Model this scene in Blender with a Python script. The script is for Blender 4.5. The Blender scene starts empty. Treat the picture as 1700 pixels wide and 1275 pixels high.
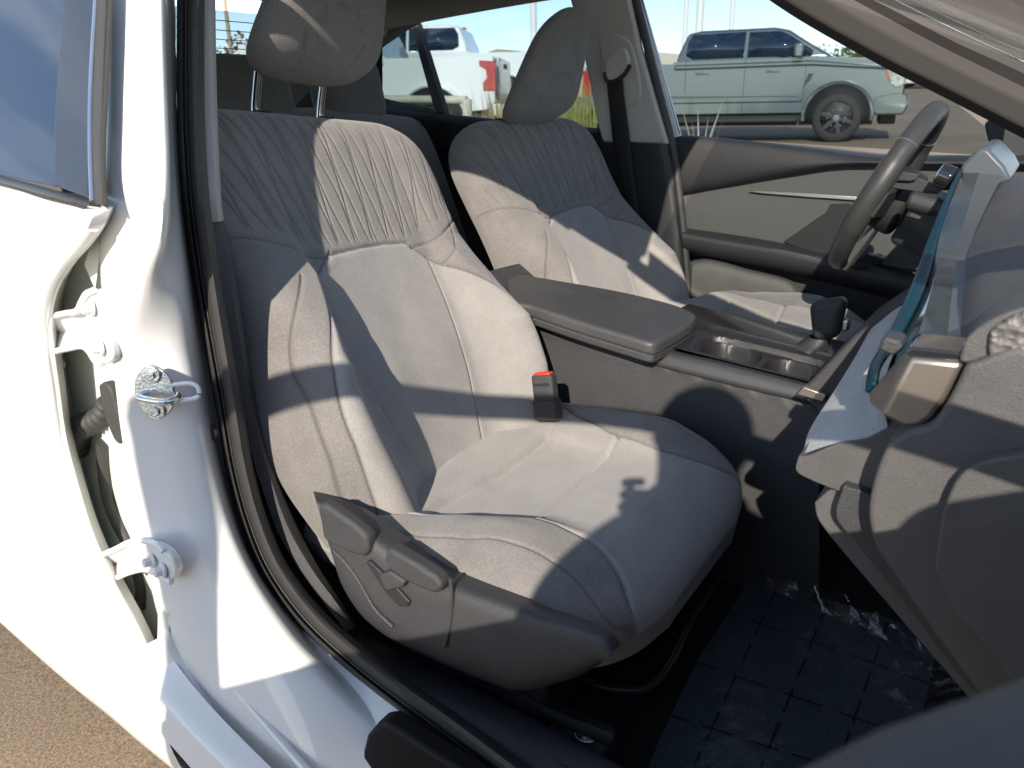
import bpy, bmesh, math, random
import numpy as np
from mathutils import Vector, Matrix
random.seed(4); rng=np.random.default_rng(5)
scene=bpy.context.scene; COL=scene.collection
R=math.radians
# ------------------------------------------------------------------ camera
CC=np.array([0.65,-1.338,1.058]); YAW,PIT,ROL,FOC=R(34.08),R(19.75),R(1.2),1291.0
_h=np.array([-math.sin(YAW),math.cos(YAW),0]);_z=np.array([0,0,1.]);_r=np.array([math.cos(YAW),math.sin(YAW),0])
CF=_h*math.cos(PIT)-_z*math.sin(PIT);_u=_h*math.sin(PIT)+_z*math.cos(PIT)
CR=_r*math.cos(ROL)-_u*math.sin(ROL);CU=_u*math.cos(ROL)+_r*math.sin(ROL)
def at(px,py,x=None,y=None,z=None):
    "where the sight line of a photo pixel meets the plane x=, y= or z= of the car"
    d=CF+CR*((px-850)/FOC)-CU*((py-637.5)/FOC)
    for i,v in enumerate((x,y,z)):
        if v is not None: return Vector(CC+d*((v-CC[i])/d[i]))
def Y(y,pts): return [at(p[0],p[1],y=(p[2] if len(p)>2 else y)) for p in pts]
def Z(z,pts): return [at(p[0],p[1],z=(p[2] if len(p)>2 else z)) for p in pts]
cam=bpy.data.cameras.new('camera'); co=bpy.data.objects.new('camera',cam); COL.objects.link(co)
M=Matrix((CR,CU,-CF)).transposed().to_4x4(); M.translation=Vector(CC); co.matrix_world=M
cam.sensor_width=36; cam.lens=36*FOC/1700; cam.clip_start=.02; cam.clip_end=3000; cam.dof.use_dof=True; cam.dof.focus_distance=1.35; cam.dof.aperture_fstop=8
scene.camera=co
# ------------------------------------------------------------------ materials
def mat(name,col,rough=.5,metal=0,var=0,vscale=60,bump=0,bscale=400,btype='NOISE',coat=0,spec=.5,sheen=0,var2=None,alpha=None,bdist=.002):
    m=bpy.data.materials.new(name); m.use_nodes=True; nt=m.node_tree; N=nt.nodes; L=nt.links
    b=N['Principled BSDF']; b.inputs['Base Color'].default_value=(*col,1); b.inputs['Roughness'].default_value=rough
    b.inputs['Metallic'].default_value=metal; b.inputs['Coat Weight'].default_value=coat; b.inputs['Coat Roughness'].default_value=.04
    b.inputs['Specular IOR Level'].default_value=spec
    if sheen: b.inputs['Sheen Weight'].default_value=sheen; b.inputs['Sheen Roughness'].default_value=.6
    tc=N.new('ShaderNodeTexCoord')
    if var:
        n=N.new('ShaderNodeTexNoise'); n.inputs['Scale'].default_value=vscale; n.inputs['Detail'].default_value=6; n.inputs['Roughness'].default_value=.7
        L.new(tc.outputs['Object'],n.inputs['Vector'])
        cr=N.new('ShaderNodeValToRGB'); e=cr.color_ramp.elements
        e[0].position=.3; e[1].position=.7
        e[0].color=(*[c*(1-var) for c in col],1); e[1].color=(*[min(1,c*(1+var)) for c in (var2 or col)],1)
        L.new(n.outputs['Fac'],cr.inputs['Fac']); L.new(cr.outputs['Color'],b.inputs['Base Color'])
    if bump:
        if btype=='NOISE':
            t=N.new('ShaderNodeTexNoise'); t.inputs['Detail'].default_value=3; out=t.outputs['Fac']
        else:
            t=N.new('ShaderNodeTexVoronoi'); out=t.outputs['Distance']
        t.inputs['Scale'].default_value=bscale; L.new(tc.outputs['Object'],t.inputs['Vector'])
        bp=N.new('ShaderNodeBump'); bp.inputs['Strength'].default_value=bump; bp.inputs['Distance'].default_value=bdist
        L.new(out,bp.inputs['Height']); L.new(bp.outputs['Normal'],b.inputs['Normal'])
    return m
def glass(name,tint,refl=.9,ior=1.5,rough=0.0):
    m=bpy.data.materials.new(name); m.use_nodes=True; nt=m.node_tree; N=nt.nodes; L=nt.links; N.clear()
    o=N.new('ShaderNodeOutputMaterial'); t=N.new('ShaderNodeBsdfTransparent'); t.inputs[0].default_value=(*tint,1)
    g=N.new('ShaderNodeBsdfGlossy'); g.inputs['Roughness'].default_value=rough; g.inputs[0].default_value=(refl,refl,refl,1)
    # two-sided Schlick reflectance, so a pane looks the same from inside and outside
    ge=N.new('ShaderNodeNewGeometry'); dt=N.new('ShaderNodeVectorMath'); dt.operation='DOT_PRODUCT'; L.new(ge.outputs['Incoming'],dt.inputs[0]); L.new(ge.outputs['Normal'],dt.inputs[1])
    def mth(op,a,b=None):
        n=N.new('ShaderNodeMath'); n.operation=op
        for k,v in ((0,a),(1,b)):
            if v is None: continue
            if isinstance(v,(int,float)): n.inputs[k].default_value=v
            else: L.new(v,n.inputs[k])
        return n.outputs[0]
    F0=((ior-1)/(ior+1))**2; f_=mth('ADD',mth('MULTIPLY',mth('POWER',mth('SUBTRACT',1.0,mth('ABSOLUTE',dt.outputs['Value'])),5.0),1-F0),F0)
    mx=N.new('ShaderNodeMixShader')
    L.new(f_,mx.inputs[0]); L.new(t.outputs[0],mx.inputs[1]); L.new(g.outputs[0],mx.inputs[2]); L.new(mx.outputs[0],o.inputs[0])
    m['refl_normal']=dt.name
    return m
def fabric(name,col,cells,var=.30):
    "heathered knit: fine two-tone threads, a slow mottling, a small woven relief"
    m=mat(name,col,.92,sheen=.25,spec=.15); nt=m.node_tree; N=nt.nodes; L=nt.links; b=N['Principled BSDF']
    tc=N['Texture Coordinate']
    n1=N.new('ShaderNodeTexNoise'); n1.inputs['Scale'].default_value=cells; n1.inputs['Detail'].default_value=4; n1.inputs['Roughness'].default_value=.8
    n2=N.new('ShaderNodeTexNoise'); n2.inputs['Scale'].default_value=22; n2.inputs['Detail'].default_value=5
    v=N.new('ShaderNodeTexVoronoi'); v.inputs['Scale'].default_value=520
    for t in (n1,n2,v): L.new(tc.outputs['Object'],t.inputs['Vector'])
    mx=N.new('ShaderNodeMath'); mx.operation='MULTIPLY_ADD'; mx.inputs[1].default_value=.35
    L.new(n2.outputs['Fac'],mx.inputs[0]); L.new(n1.outputs['Fac'],mx.inputs[2])
    cr=N.new('ShaderNodeValToRGB'); e=cr.color_ramp.elements; e[0].position=.45; e[1].position=.9
    e[0].color=(*[c*(1-var) for c in col],1); e[1].color=(*[c*(1+var) for c in col],1)
    L.new(mx.outputs[0],cr.inputs['Fac'])
    at_n=N.new('ShaderNodeAttribute'); at_n.attribute_name='thread_shade'; th=N.new('ShaderNodeMixRGB'); th.inputs[2].default_value=(*[c*.45 for c in col],1)  # darkens stitching, and paints crease shade into the rib grooves
    L.new(at_n.outputs['Fac'],th.inputs[0]); L.new(cr.outputs['Color'],th.inputs[1]); L.new(th.outputs[0],b.inputs['Base Color'])
    bp=N.new('ShaderNodeBump'); bp.inputs['Strength'].default_value=.45; bp.inputs['Distance'].default_value=.0012
    ad=N.new('ShaderNodeMath'); ad.operation='ADD'; L.new(v.outputs['Distance'],ad.inputs[0]); L.new(n1.outputs['Fac'],ad.inputs[1])
    L.new(ad.outputs[0],bp.inputs['Height']); L.new(bp.outputs['Normal'],b.inputs['Normal'])
    return m
MT={}
MT['fab_dark']=fabric('brown_grey_knit',(.190,.179,.168),330)
MT['fab_light']=fabric('light_grey_knit',(.282,.270,.255),420,.22)
MT['fab_pad']=fabric('blue_grey_felt',(.40,.41,.42),260,.25)
MT['paint']=mat('white_paint',(.80,.80,.78),.32,coat=.7,bump=.03,bscale=9,bdist=.004)
MT['plastic']=mat('charcoal_plastic',(.042,.043,.045),.5,bump=.55,bscale=900,btype='VORONOI',var=.1,vscale=30,bdist=.0012)
MT['plastic_grey']=mat('grey_plastic',(.043,.044,.047),.5,bump=.5,bscale=700,btype='VORONOI',var=.1,vscale=25,bdist=.0012)
MT['leather']=mat('grained_dash_skin',(.084,.082,.081),.55,bump=.35,bscale=800,btype='VORONOI',var=.14,vscale=18,bdist=.0016)
MT['leather_dark']=mat('grained_black_skin',(.024,.025,.028),.55,bump=.4,bscale=420,btype='VORONOI',var=.1,vscale=20,bdist=.001)
MT['armrest']=mat('armrest_skin',(.056,.057,.059),.47,bump=.22,bscale=600,btype='VORONOI',var=.15,vscale=14,bdist=.001)
MT['black']=mat('black_trim',(.018,.018,.020),.55,bump=.2,bscale=700)
MT['gloss']=mat('gloss_black',(.02,.021,.023),.09,coat=.5,var=.2,vscale=20)
MT['satin']=mat('satin_black',(.05,.05,.052),.3,var=.1,vscale=40)
MT['rubber']=mat('black_rubber',(.045,.044,.042),.6,bump=.25,bscale=500,var=.15,vscale=40)
MT['carpet']=mat('black_carpet',(.018,.019,.021),.95,bump=.9,bscale=900,var=.5,vscale=500,spec=.1)
MT['chrome']=mat('polished_steel',(.75,.76,.76),.16,1,var=.06,vscale=80)
MT['zinc']=mat('zinc_plated_steel',(.55,.58,.60),.3,1,var=.35,vscale=220,bump=.3,bscale=300)
MT['bronze']=mat('bronze_satin_metal',(.42,.37,.32),.34,.85,bump=.15,bscale=1500,var=.05,vscale=30)
MT['alu']=mat('satin_aluminium',(.55,.56,.56),.33,.9,var=.05,vscale=50)
MT['beige']=mat('light_grey_headliner',(.47,.445,.41),.9,bump=.3,bscale=900,var=.06,vscale=300)
MT['green']=mat('jamb_shade_green',(.72,.75,.68),.45,coat=.3,var=.06,vscale=15)  # greenish shade of the door recess put into the jamb colour
MT['red']=mat('red_button',(.75,.045,.02),.4,bump=.05,bscale=200)
MT['teal']=mat('teal_sheen_screen',(.002,.038,.058),.4,spec=.2,var=.25,vscale=12)  # teal reflection off the coated screen put into the base colour
MT['glass']=glass('clear_side_glass',(.60,.66,.68),.6,1.45)
MT['shade_glass']=glass('tinted_far_glass',(.42,.49,.50),.06,1.45)
MT['wind']=glass('windshield_glass',(.88,.89,.89))
MT['darkglass']=mat('sky_sheen_glass',(.008,.022,.045),.04,coat=.8,var=.2,vscale=3)  # blue of the reflected sky put into the base colour
# ------------------------------------------------------------------ objects
def link(name,me,m=None,parent=None,smooth=True,angle=50):
    o=bpy.data.objects.new(name,me); COL.objects.link(o)
    if m is not None:
        for q in (m if isinstance(m,(list,tuple)) else [m]): me.materials.append(q)
    if smooth: me.shade_smooth(); me.set_sharp_from_angle(angle=R(angle))
    if parent is not None: o.parent=parent
    return o
def thing(name,label,cat,loc=(0,0,0),rz=0,group=None):
    o=bpy.data.objects.new(name,None); COL.objects.link(o); o.location=loc; o.rotation_euler=(0,0,rz); o.empty_display_size=.1
    return tag(o,label,cat,group)
def tag(o,label,cat,group=None,kind=None):
    if label: o['label']=label
    if cat: o['category']=cat
    if group: o['group']=group
    if kind: o['kind']=kind
    return o
def cr(pts,n):
    "n points along a Catmull-Rom curve through pts, spaced by chord length"
    P=np.array([tuple(p) for p in pts],float)
    if len(P)==1: return np.repeat(P,n,0)
    d=np.linalg.norm(np.diff(P,axis=0),axis=1); d[d<1e-9]=1e-9; t=np.concatenate([[0],np.cumsum(np.sqrt(d))])
    # chord-length resample
    tt=np.interp(np.linspace(0,d.sum(),n),np.concatenate([[0],np.cumsum(d)]),t)
    m=np.zeros_like(P)
    for i in range(len(P)):
        a,b=max(0,i-1),min(len(P)-1,i+1); m[i]=(P[b]-P[a])/(t[b]-t[a])
    k=np.clip(np.searchsorted(t,tt,side='right')-1,0,len(P)-2); h=(t[k+1]-t[k])[:,None]; s=((tt-t[k])[:,None])/h
    return (2*s**3-3*s**2+1)*P[k]+(s**3-2*s**2+s)*h*m[k]+(-2*s**3+3*s**2)*P[k+1]+(s**3-s**2)*h*m[k+1]
def grid_mesh(name,G,closed=False,mi=None):
    nv,nu=G.shape[:2]; V=G.reshape(-1,3); idx=np.arange(nv*nu).reshape(nv,nu)
    a,b=idx[:-1,:-1],idx[:-1,1:]; c,d=idx[1:,1:],idx[1:,:-1]
    F=np.stack([a,b,c,d],-1).reshape(-1,4)
    if closed: F=np.concatenate([F,np.stack([idx[:-1,-1],idx[:-1,0],idx[1:,0],idx[1:,-1]],-1)])
    me=bpy.data.meshes.new(name); me.from_pydata(V.tolist(),[],F.tolist()); me.update()
    if mi is not None: me.polygons.foreach_set('material_index',mi.astype(np.int32))
    return me
def weld(me,d=1e-5):
    bm=bmesh.new(); bm.from_mesh(me); bmesh.ops.remove_doubles(bm,verts=bm.verts,dist=d); bmesh.ops.recalc_face_normals(bm,faces=bm.faces); bm.to_mesh(me); bm.free(); return me
def loft(name,rows,m,parent,nu=48,nv=6,solid=0,lin=False,closed=False,off=0):
    "smooth sheet through a list of point rows; solid>0 gives it thickness"
    rows=[cr(r,nu) for r in rows]
    if lin:
        G=np.concatenate([[rows[i]*(1-t)+rows[i+1]*t for t in np.linspace(0,1,nv,endpoint=False)] for i in range(len(rows)-1)]+[[rows[-1]]])
    else:
        n=nv*(len(rows)-1)+1; G=np.stack([cr([r[i] for r in rows],n) for i in range(nu)],1)
    o=link(name,grid_mesh(name,np.array(G),closed),m,parent)
    if solid: s=o.modifiers.new('s','SOLIDIFY'); s.thickness=solid; s.offset=off
    return o
def slab(name,outline,ext,m,parent,bevel=.004,seg=3,n=None):
    "flat outline pushed along a vector, edges rounded"
    pts=[Vector(p) for p in (outline if n is None else cr(list(outline)+[outline[0]],n)[:-1])]
    bm=bmesh.new(); vs=[bm.verts.new(p) for p in pts]; f=bm.faces.new(vs)
    r=bmesh.ops.extrude_face_region(bm,geom=[f]); e=Vector(ext)
    for v in [g for g in r['geom'] if isinstance(g,bmesh.types.BMVert)]: v.co+=e
    bmesh.ops.recalc_face_normals(bm,faces=bm.faces); me=bpy.data.meshes.new(name); bm.to_mesh(me); bm.free()
    o=link(name,me,m,parent,angle=35)
    if bevel: b=o.modifiers.new('b','BEVEL'); b.width=bevel; b.segments=seg; b.limit_method='ANGLE'; b.angle_limit=R(30)
    return o
def add_tube(bm,path,rad,n=12,steps=None,cap=True):
    P=cr(path,steps) if steps else np.array([tuple(p) for p in path],float)
    T=np.gradient(P,axis=0); up=np.array([.13,.21,.97]); rings=[]
    for i,p in enumerate(P):
        t=T[i]/(np.linalg.norm(T[i])+1e-9); a=np.cross(t,up); a/=np.linalg.norm(a)+1e-9; b=np.cross(t,a)
        r=rad(i/(len(P)-1)) if callable(rad) else rad
        rings.append([bm.verts.new(p+r*(a*math.cos(k)+b*math.sin(k))) for k in np.linspace(0,2*math.pi,n,endpoint=False)])
    for A,B in zip(rings,rings[1:]):
        for k in range(n): bm.faces.new((A[k],A[(k+1)%n],B[(k+1)%n],B[k]))
    if cap: bm.faces.new(rings[0][::-1]); bm.faces.new(rings[-1])
def fin(name,bm,m,parent=None,bevel=0,angle=40,seg=2):
    bmesh.ops.recalc_face_normals(bm,faces=bm.faces); me=bpy.data.meshes.new(name); bm.to_mesh(me); bm.free()
    o=link(name,me,m,parent,angle=angle)
    if bevel: b=o.modifiers.new('b','BEVEL'); b.width=bevel; b.segments=seg; b.limit_method='ANGLE'; b.angle_limit=R(30)
    return o
def tube(name,path,rad,m,parent,n=14,steps=40): bm=bmesh.new(); add_tube(bm,path,rad,n,steps); return fin(name,bm,m,parent)
def add_box(bm,lo,hi,rot=None,piv=None):
    lo,hi=Vector(lo),Vector(hi); c=(lo+hi)/2; s=hi-lo
    r=bmesh.ops.create_cube(bm,size=1)['verts']
    for v in r: v.co=Vector((v.co.x*s.x,v.co.y*s.y,v.co.z*s.z))
    if rot is not None:
        for v in r: v.co=rot@v.co
    for v in r: v.co+=c
    return r
def box(name,lo,hi,m,parent,bevel=.004,rot=None,seg=3):
    bm=bmesh.new(); add_box(bm,lo,hi,rot); return fin(name,bm,m,parent,bevel,seg=seg)
def add_cyl(bm,p,ax,r,l,n=20,r2=None):
    ax=Vector(ax).normalized(); q=ax.to_track_quat('Z','Y').to_matrix().to_4x4(); q.translation=Vector(p)+ax*l/2
    return bmesh.ops.create_cone(bm,cap_ends=True,segments=n,radius1=r,radius2=r if r2 is None else r2,depth=l,matrix=q)['verts']
# ------------------------------------------------------------------ setting: sky, sun, ground
SUN=Vector((0.3106,-0.8308,0.4617)).normalized()
w=bpy.data.worlds.new('World'); scene.world=w; w.use_nodes=True; nt=w.node_tree
sky=nt.nodes.new('ShaderNodeTexSky'); sky.sky_type='NISHITA'; sky.sun_disc=False
sky.sun_elevation=math.asin(SUN.z); sky.sun_rotation=math.atan2(SUN.x,SUN.y); sky.altitude=1800; sky.air_density=1.0; sky.dust_density=.15; sky.ozone_density=1.6
bg=nt.nodes['Background']; bg.inputs[1].default_value=.15
# thin high cloud streaks
tc=nt.nodes.new('ShaderNodeTexCoord'); mp=nt.nodes.new('ShaderNodeMapping'); mp.inputs['Scale'].default_value=(1.6,1.6,7)
nz=nt.nodes.new('ShaderNodeTexNoise'); nz.inputs['Scale'].default_value=2.2; nz.inputs['Detail'].default_value=9; nz.inputs['Roughness'].default_value=.55
rp=nt.nodes.new('ShaderNodeValToRGB'); rp.color_ramp.elements[0].position=.48; rp.color_ramp.elements[1].position=.78; rp.color_ramp.elements[1].color=(.6,.6,.6,1)
hs=nt.nodes.new('ShaderNodeHueSaturation'); hs.inputs['Saturation'].default_value=.9; mx=nt.nodes.new('ShaderNodeMixRGB'); mx.inputs[2].default_value=(5.2,5.5,6.0,1)
for a,b in ((tc.outputs['Generated'],mp.inputs['Vector']),(mp.outputs[0],nz.inputs['Vector']),(nz.outputs['Fac'],rp.inputs['Fac']),(rp.outputs['Color'],mx.inputs[0]),(sky.outputs[0],hs.inputs['Color']),(hs.outputs['Color'],mx.inputs[1]),(mx.outputs[0],bg.inputs[0])): nt.links.new(a,b)
sl=bpy.data.lights.new('sun','SUN'); sl.energy=3.3; sl.angle=R(.5); sl.color=(1,.945,.865); so=bpy.data.objects.new('sun',sl); COL.objects.link(so)
so.rotation_euler=SUN.to_track_quat('Z','Y').to_euler(); so.location=(3,-8,6)
scene.view_settings.view_transform='Standard'; scene.view_settings.look='None'; scene.view_settings.exposure=1.05; scene.view_settings.use_white_balance=True; scene.view_settings.white_balance_temperature=7050; scene.view_settings.white_balance_tint=12
scene.cycles.max_bounces=10; scene.cycles.transparent_max_bounces=16; scene.cycles.caustics_reflective=False; scene.cycles.caustics_refractive=False
KG=.0253
def gz(y): return KG*(y+.9)
mg=mat('tan_asphalt',(.30,.245,.19),.9,bump=.5,bscale=330,bdist=.003)
N=mg.node_tree.nodes; L=mg.node_tree.links
n1=N.new('ShaderNodeTexNoise'); n1.inputs['Scale'].default_value=170; n1.inputs['Detail'].default_value=4; n1.inputs['Roughness'].default_value=.8
n2=N.new('ShaderNodeTexNoise'); n2.inputs['Scale'].default_value=.6; n2.inputs['Detail'].default_value=6
c1=N.new('ShaderNodeValToRGB'); c1.color_ramp.elements[0].position=.36; c1.color_ramp.elements[1].position=.66
c1.color_ramp.elements[0].color=(.185,.132,.085,1); c1.color_ramp.elements[1].color=(.50,.375,.255,1)
c2=N.new('ShaderNodeMixRGB'); c2.blend_type='MULTIPLY'; c2.inputs[0].default_value=.6
for n in (n1,n2): L.new(N['Texture Coordinate'].outputs['Object'],n.inputs['Vector'])
L.new(n1.outputs['Fac'],c1.inputs['Fac']); L.new(c1.outputs['Color'],c2.inputs[1]); L.new(n2.outputs['Fac'],c2.inputs[2]); L.new(c2.outputs[0],N['Principled BSDF'].inputs['Base Color'])
bm=bmesh.new(); S=600
for x,y in ((-S,-S),(S,-S),(S,S),(-S,S)): bm.verts.new((x,y,gz(y)))
bm.faces.new(bm.verts); g=fin('ground',bm,mg); tag(g,'tan parking lot paving around the car','paving',kind='structure')
# ================================================================== THE CAR
car=thing('sedan','white sedan seen close through its open passenger doorway, grey cloth seats inside','car')
def sub(parent,name,*a): pass
YS=.012; at_,Y_0=at,Y
def at(px,py,x=None,y=None,z=None): return at_(px,py,x=x,y=None if y is None else y+YS+.00035*max(0,330-py),z=z)
def Y(y,pts): return [at(p[0],p[1],y=(p[2] if len(p)>2 else y)) for p in pts]
# ---- near body side: pillar, sill, rear door
P0=[(186,-200),(182,-80),(178,60),(174,200),(168,340),(166,440),(173,520),(187,600),(206,740),(228,860),(247,960),(264,1030),(292,1110),(340,1200),(420,1310)]
P1=[(262,-200),(262,-80),(264,60),(268,200),(270,300),(264,400),(238,480),(217,560),(212,640),(228,740),(256,850),(292,950),(330,1040),(385,1140),(500,1310)]
P2=[(278,-200),(278,-80),(279,60),(283,200),(290,320),(300,430),(303,500),(303,570),(318,660),(340,760),(368,860),(405,950),(450,1030),(505,1110),(640,1310)]
P3=[(292,-200),(292,-80),(292,60),(294,200),(302,330),(318,450),(330,530),(346,620),(360,700),(374,780),(398,870),(432,950),(490,1030),(575,1120),(790,1310)]
def yy(P,f): return [at(p[0],p[1],y=f(p[1])) for p in P]
tumb=lambda b:(lambda py: b+ 0*py)      # the side leans inboard above the belt
outer=yy(P0,tumb(-.86))
inset=[Vector((p.x-.05,p.y+.07,p.z)) for p in outer]
body=loft('body_shell',[inset,outer,yy(P1,tumb(-.855)),yy(P2,tumb(-.80)),yy(P3,tumb(-.742))],MT['paint'],car,nu=90,nv=9)
# sill steps under the doorway, stepped outwards
sill=[[(300,1080),(345,1150),(420,1235),(520,1330)],[(345,1000),(392,1090),(470,1190),(620,1330)]]
loft('rocker_panel',[Y(-.915,[(180,1120),(260,1210),(330,1290),(390,1360)]),Y(-.905,[(205,1090),(285,1180),(370,1270),(450,1360)]),Y(-.875,[(262,1060),(330,1150),(420,1245),(530,1350)])],MT['paint'],car,nu=40,nv=6)
for a in (0,14,30):
    tube('sill_rib',Y(-.85+a*.0012,[(345+a,1075),(382+a,1130),(440+a*1.4,1200),(520+a*2,1290),(560+a*2,1330)]),.006,MT['paint'],body,n=8)
# rear door skin
D0=[(-60,280),(40,310),(100,330),(160,346)]
edge=[(158,347),(150,372),(128,405),(98,440),(76,480),(66,530),(70,580),(80,650),(92,730),(110,800),(138,890),(178,980),(215,1050),(240,1105),(252,1140),(262,1160)]
low=[(-60,975),(0,1032),(60,1088),(120,1140),(180,1188),(236,1236),(290,1280),(330,1315)]
farL=[(-260,245),(-260,400),(-260,600),(-260,760)]
bm=bmesh.new()
def col_(ed,n): return cr(Y(-.90,ed),n)
n=60
E_=cr([at(px,py,y=-.90+.012*math.sin((py-340)/800*3)) for px,py in edge],n)
Lft=cr([at(-260,y,y=-.905) for y in (245,400,600,780)],n)
rows=[]
for t in np.linspace(0,1,24):
    r=E_*(1-t)+Lft*t; bul=-.02*math.sin(math.pi*min(1,t*1.2)); r[:,1]+=bul*np.sin(np.linspace(0,1,n)*math.pi)
    rows.append(r)
hem=E_.copy(); hem[:,0]+=.004; hem[:,1]+=.010
hem2=E_.copy(); hem2[:,0]-=.022; hem2[:,1]+=.030
rd=link('rear_door',grid_mesh('rear_door',np.array([hem2,hem]+rows)),MT['paint'],car); s=rd.modifiers.new('s','SOLIDIFY'); s.thickness=.004
rolled=[Vector(p)+Vector((-.002,.004,0)) for p in E_[2:-1]]
tube('door_hem',rolled,.0085,MT['paint'],rd,n=10,steps=70)
# lower part of the body behind and below the door edge, down to the rocker
lowb=cr(Y(-.905,low),n)
bot=lowb.copy(); bot[:,2]-=.05; bot[:,1]+=.05
lb=lowb[::-1]
top_l=np.array(cr([r[-1] for r in rows],n)); pb=[]
for t in np.linspace(0,1,12): q=top_l*(1-t)+lb*t; q[:,1]-=.010*math.sin(math.pi*t); pb.append(q)
pb+=[lb+np.array([0,.012,-.012]),lb+np.array([0,.05,-.05])]
lp=link('lower_skin',grid_mesh('lower_skin',np.array(pb)),MT['paint'],rd)
# front lower fill between door corner and pillar
loft('sill_skin',[Y(-.893,[(258,1150),(300,1215),(365,1290),(420,1360)]),Y(-.876,[(262,1040),(300,1120),(360,1200),(470,1330)]),Y(-.846,[(262,940),(315,1070),(375,1180),(500,1320)])],MT['paint'],body,nu=30,nv=5)
# recess behind the door edge
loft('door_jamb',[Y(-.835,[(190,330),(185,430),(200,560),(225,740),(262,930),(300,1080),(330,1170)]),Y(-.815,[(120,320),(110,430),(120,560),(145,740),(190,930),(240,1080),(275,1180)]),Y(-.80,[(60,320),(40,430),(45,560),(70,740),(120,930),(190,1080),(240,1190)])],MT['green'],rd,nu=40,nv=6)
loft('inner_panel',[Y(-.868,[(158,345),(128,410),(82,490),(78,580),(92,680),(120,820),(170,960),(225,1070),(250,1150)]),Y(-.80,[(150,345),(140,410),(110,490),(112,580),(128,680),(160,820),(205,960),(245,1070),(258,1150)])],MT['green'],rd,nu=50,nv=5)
# crumpled seam sealer at the foot of the gap
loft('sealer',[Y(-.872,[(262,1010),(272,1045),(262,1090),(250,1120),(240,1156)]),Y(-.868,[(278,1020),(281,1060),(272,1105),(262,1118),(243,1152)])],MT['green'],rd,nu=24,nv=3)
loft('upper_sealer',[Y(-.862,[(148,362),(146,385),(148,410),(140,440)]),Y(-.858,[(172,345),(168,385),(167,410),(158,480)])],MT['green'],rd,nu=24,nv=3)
# hinges
def hinge(pts_top,pts_bot,plate,bolts,yo=-.87):
    h=loft('hinge',[Y(yo,pts_top),Y(yo+.012,[((a[0]+b[0])/2,(a[1]+b[1])/2) for a,b in zip(pts_top,pts_bot)]),Y(yo,pts_bot)],MT['paint'],rd,nu=24,nv=6,solid=.006,lin=True)
    tube('hinge_flange',Y(yo-.006,pts_top),.0042,MT['paint'],rd,n=8); tube('hinge_flange',Y(yo-.006,pts_bot),.0042,MT['paint'],rd,n=8)
    slab('hinge_plate',Y(yo-.004,plate),(0,.012,0),MT['paint'],rd,.003,n=40)
    for (x,y) in bolts:
        p=at(x,y,y=yo-.005); bm=bmesh.new(); add_cyl(bm,p,(-.2,-1,.1),.0105,.004,20); add_cyl(bm,p+Vector((0,-.003,0)),(-.2,-1,.1),.0072,.010,6); fin('bolt',bm,MT['paint'],rd,.0012)
hinge([(84,525),(110,520),(128,516),(136,500),(144,488),(156,482)],[(92,583),(115,578),(138,575),(150,585),(158,598),(172,604)],[(138,487),(158,482),(164,500),(172,530),(184,575),(186,596),(176,604),(160,600),(152,560)],[(154,511),(169,577)])
hinge([(172,920),(195,910),(215,900),(240,898),(262,905),(272,915)],[(196,958),(215,950),(240,945),(255,950),(270,958),(285,966)],[(236,902),(258,905),(280,920),(291,945),(286,962),(268,958),(246,950)],[(254,930),(272,946)])
for x,y in ((94,490),(102,604),(165,888),(196,970)):
    bm=bmesh.new(); p=at(x,y,y=-.83); add_cyl(bm,p,(.3,-1,.1),.010,.004,18); add_cyl(bm,p,(.3,-1,.1),.0068,.010,6); fin('bolt',bm,MT['zinc'],rd,.001)
# wiring boot and harness
bp=cr(Y(-.835,[(178,668),(168,690),(150,702),(133,712),(124,728),(122,748)]),60)
bm=bmesh.new(); add_tube(bm,bp,lambda t:.011+.010*t+.0026*math.sin(t*2*math.pi*11),18); fin('cable_boot',bm,MT['rubber'],rd,angle=80)
slab('boot_flange',Y(-.848,[(163,640),(172,635),(182,645),(196,690),(204,728),(198,738),(188,728),(170,680)]),(0,.014,0),MT['rubber'],rd,.003,n=36)
slab('boot_cap',Y(-.80,[(118,695),(132,690),(150,708),(163,738),(158,765),(140,775),(125,760)]),(0,.02,0),MT['rubber'],rd,.004,n=30)
tube('wiring_harness',Y(-.825,[(172,735),(174,780),(182,830),(198,870),(212,896),(224,930),(236,970),(234,1005)]),.0105,MT['rubber'],rd,n=12)
# rear door window, mouldings and pillar cover
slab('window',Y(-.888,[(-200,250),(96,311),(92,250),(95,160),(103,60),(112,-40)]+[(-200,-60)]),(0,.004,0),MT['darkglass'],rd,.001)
wt=[at(112,-40,y=-.888),at(-200,-60,y=-.888),Vector((-1.15,-.66,1.34)),Vector((-.22,-.69,1.34))]
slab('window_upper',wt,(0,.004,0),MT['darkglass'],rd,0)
slab('pillar_cover',Y(-.892,[(88,308),(146,330),(148,250),(150,140),(158,-40),(108,-40),(98,80),(91,180)]),(0,.012,0),mat('blue_black_applique',(.028,.034,.045),.22,coat=.4),rd,.002)
tube('window_seal',Y(-.893,[(154,335),(151,250),(152,140),(160,0),(163,-40)]),.0032,MT['chrome'],rd,n=8)
loft('window_frame_rubber',[Y(-.893,[(156,338),(153,250),(155,140),(163,-40)]),Y(-.902,[(168,340),(166,250),(170,140),(178,-40)]),Y(-.885,[(178,340),(176,250),(181,140),(189,-40)])],MT['rubber'],rd,nu=30,nv=5)
loft('belt_moulding',[Y(-.893,[(-200,241),(0,291),(80,312),(148,333)]),Y(-.906,[(-200,246),(0,297),(80,320),(147,341)]),Y(-.902,[(-200,256),(0,309),(78,331),(137,348)]),Y(-.893,[(-200,262),(0,315),(78,336),(136,350)])],MT['satin'],rd,nu=40,nv=4)
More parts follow.
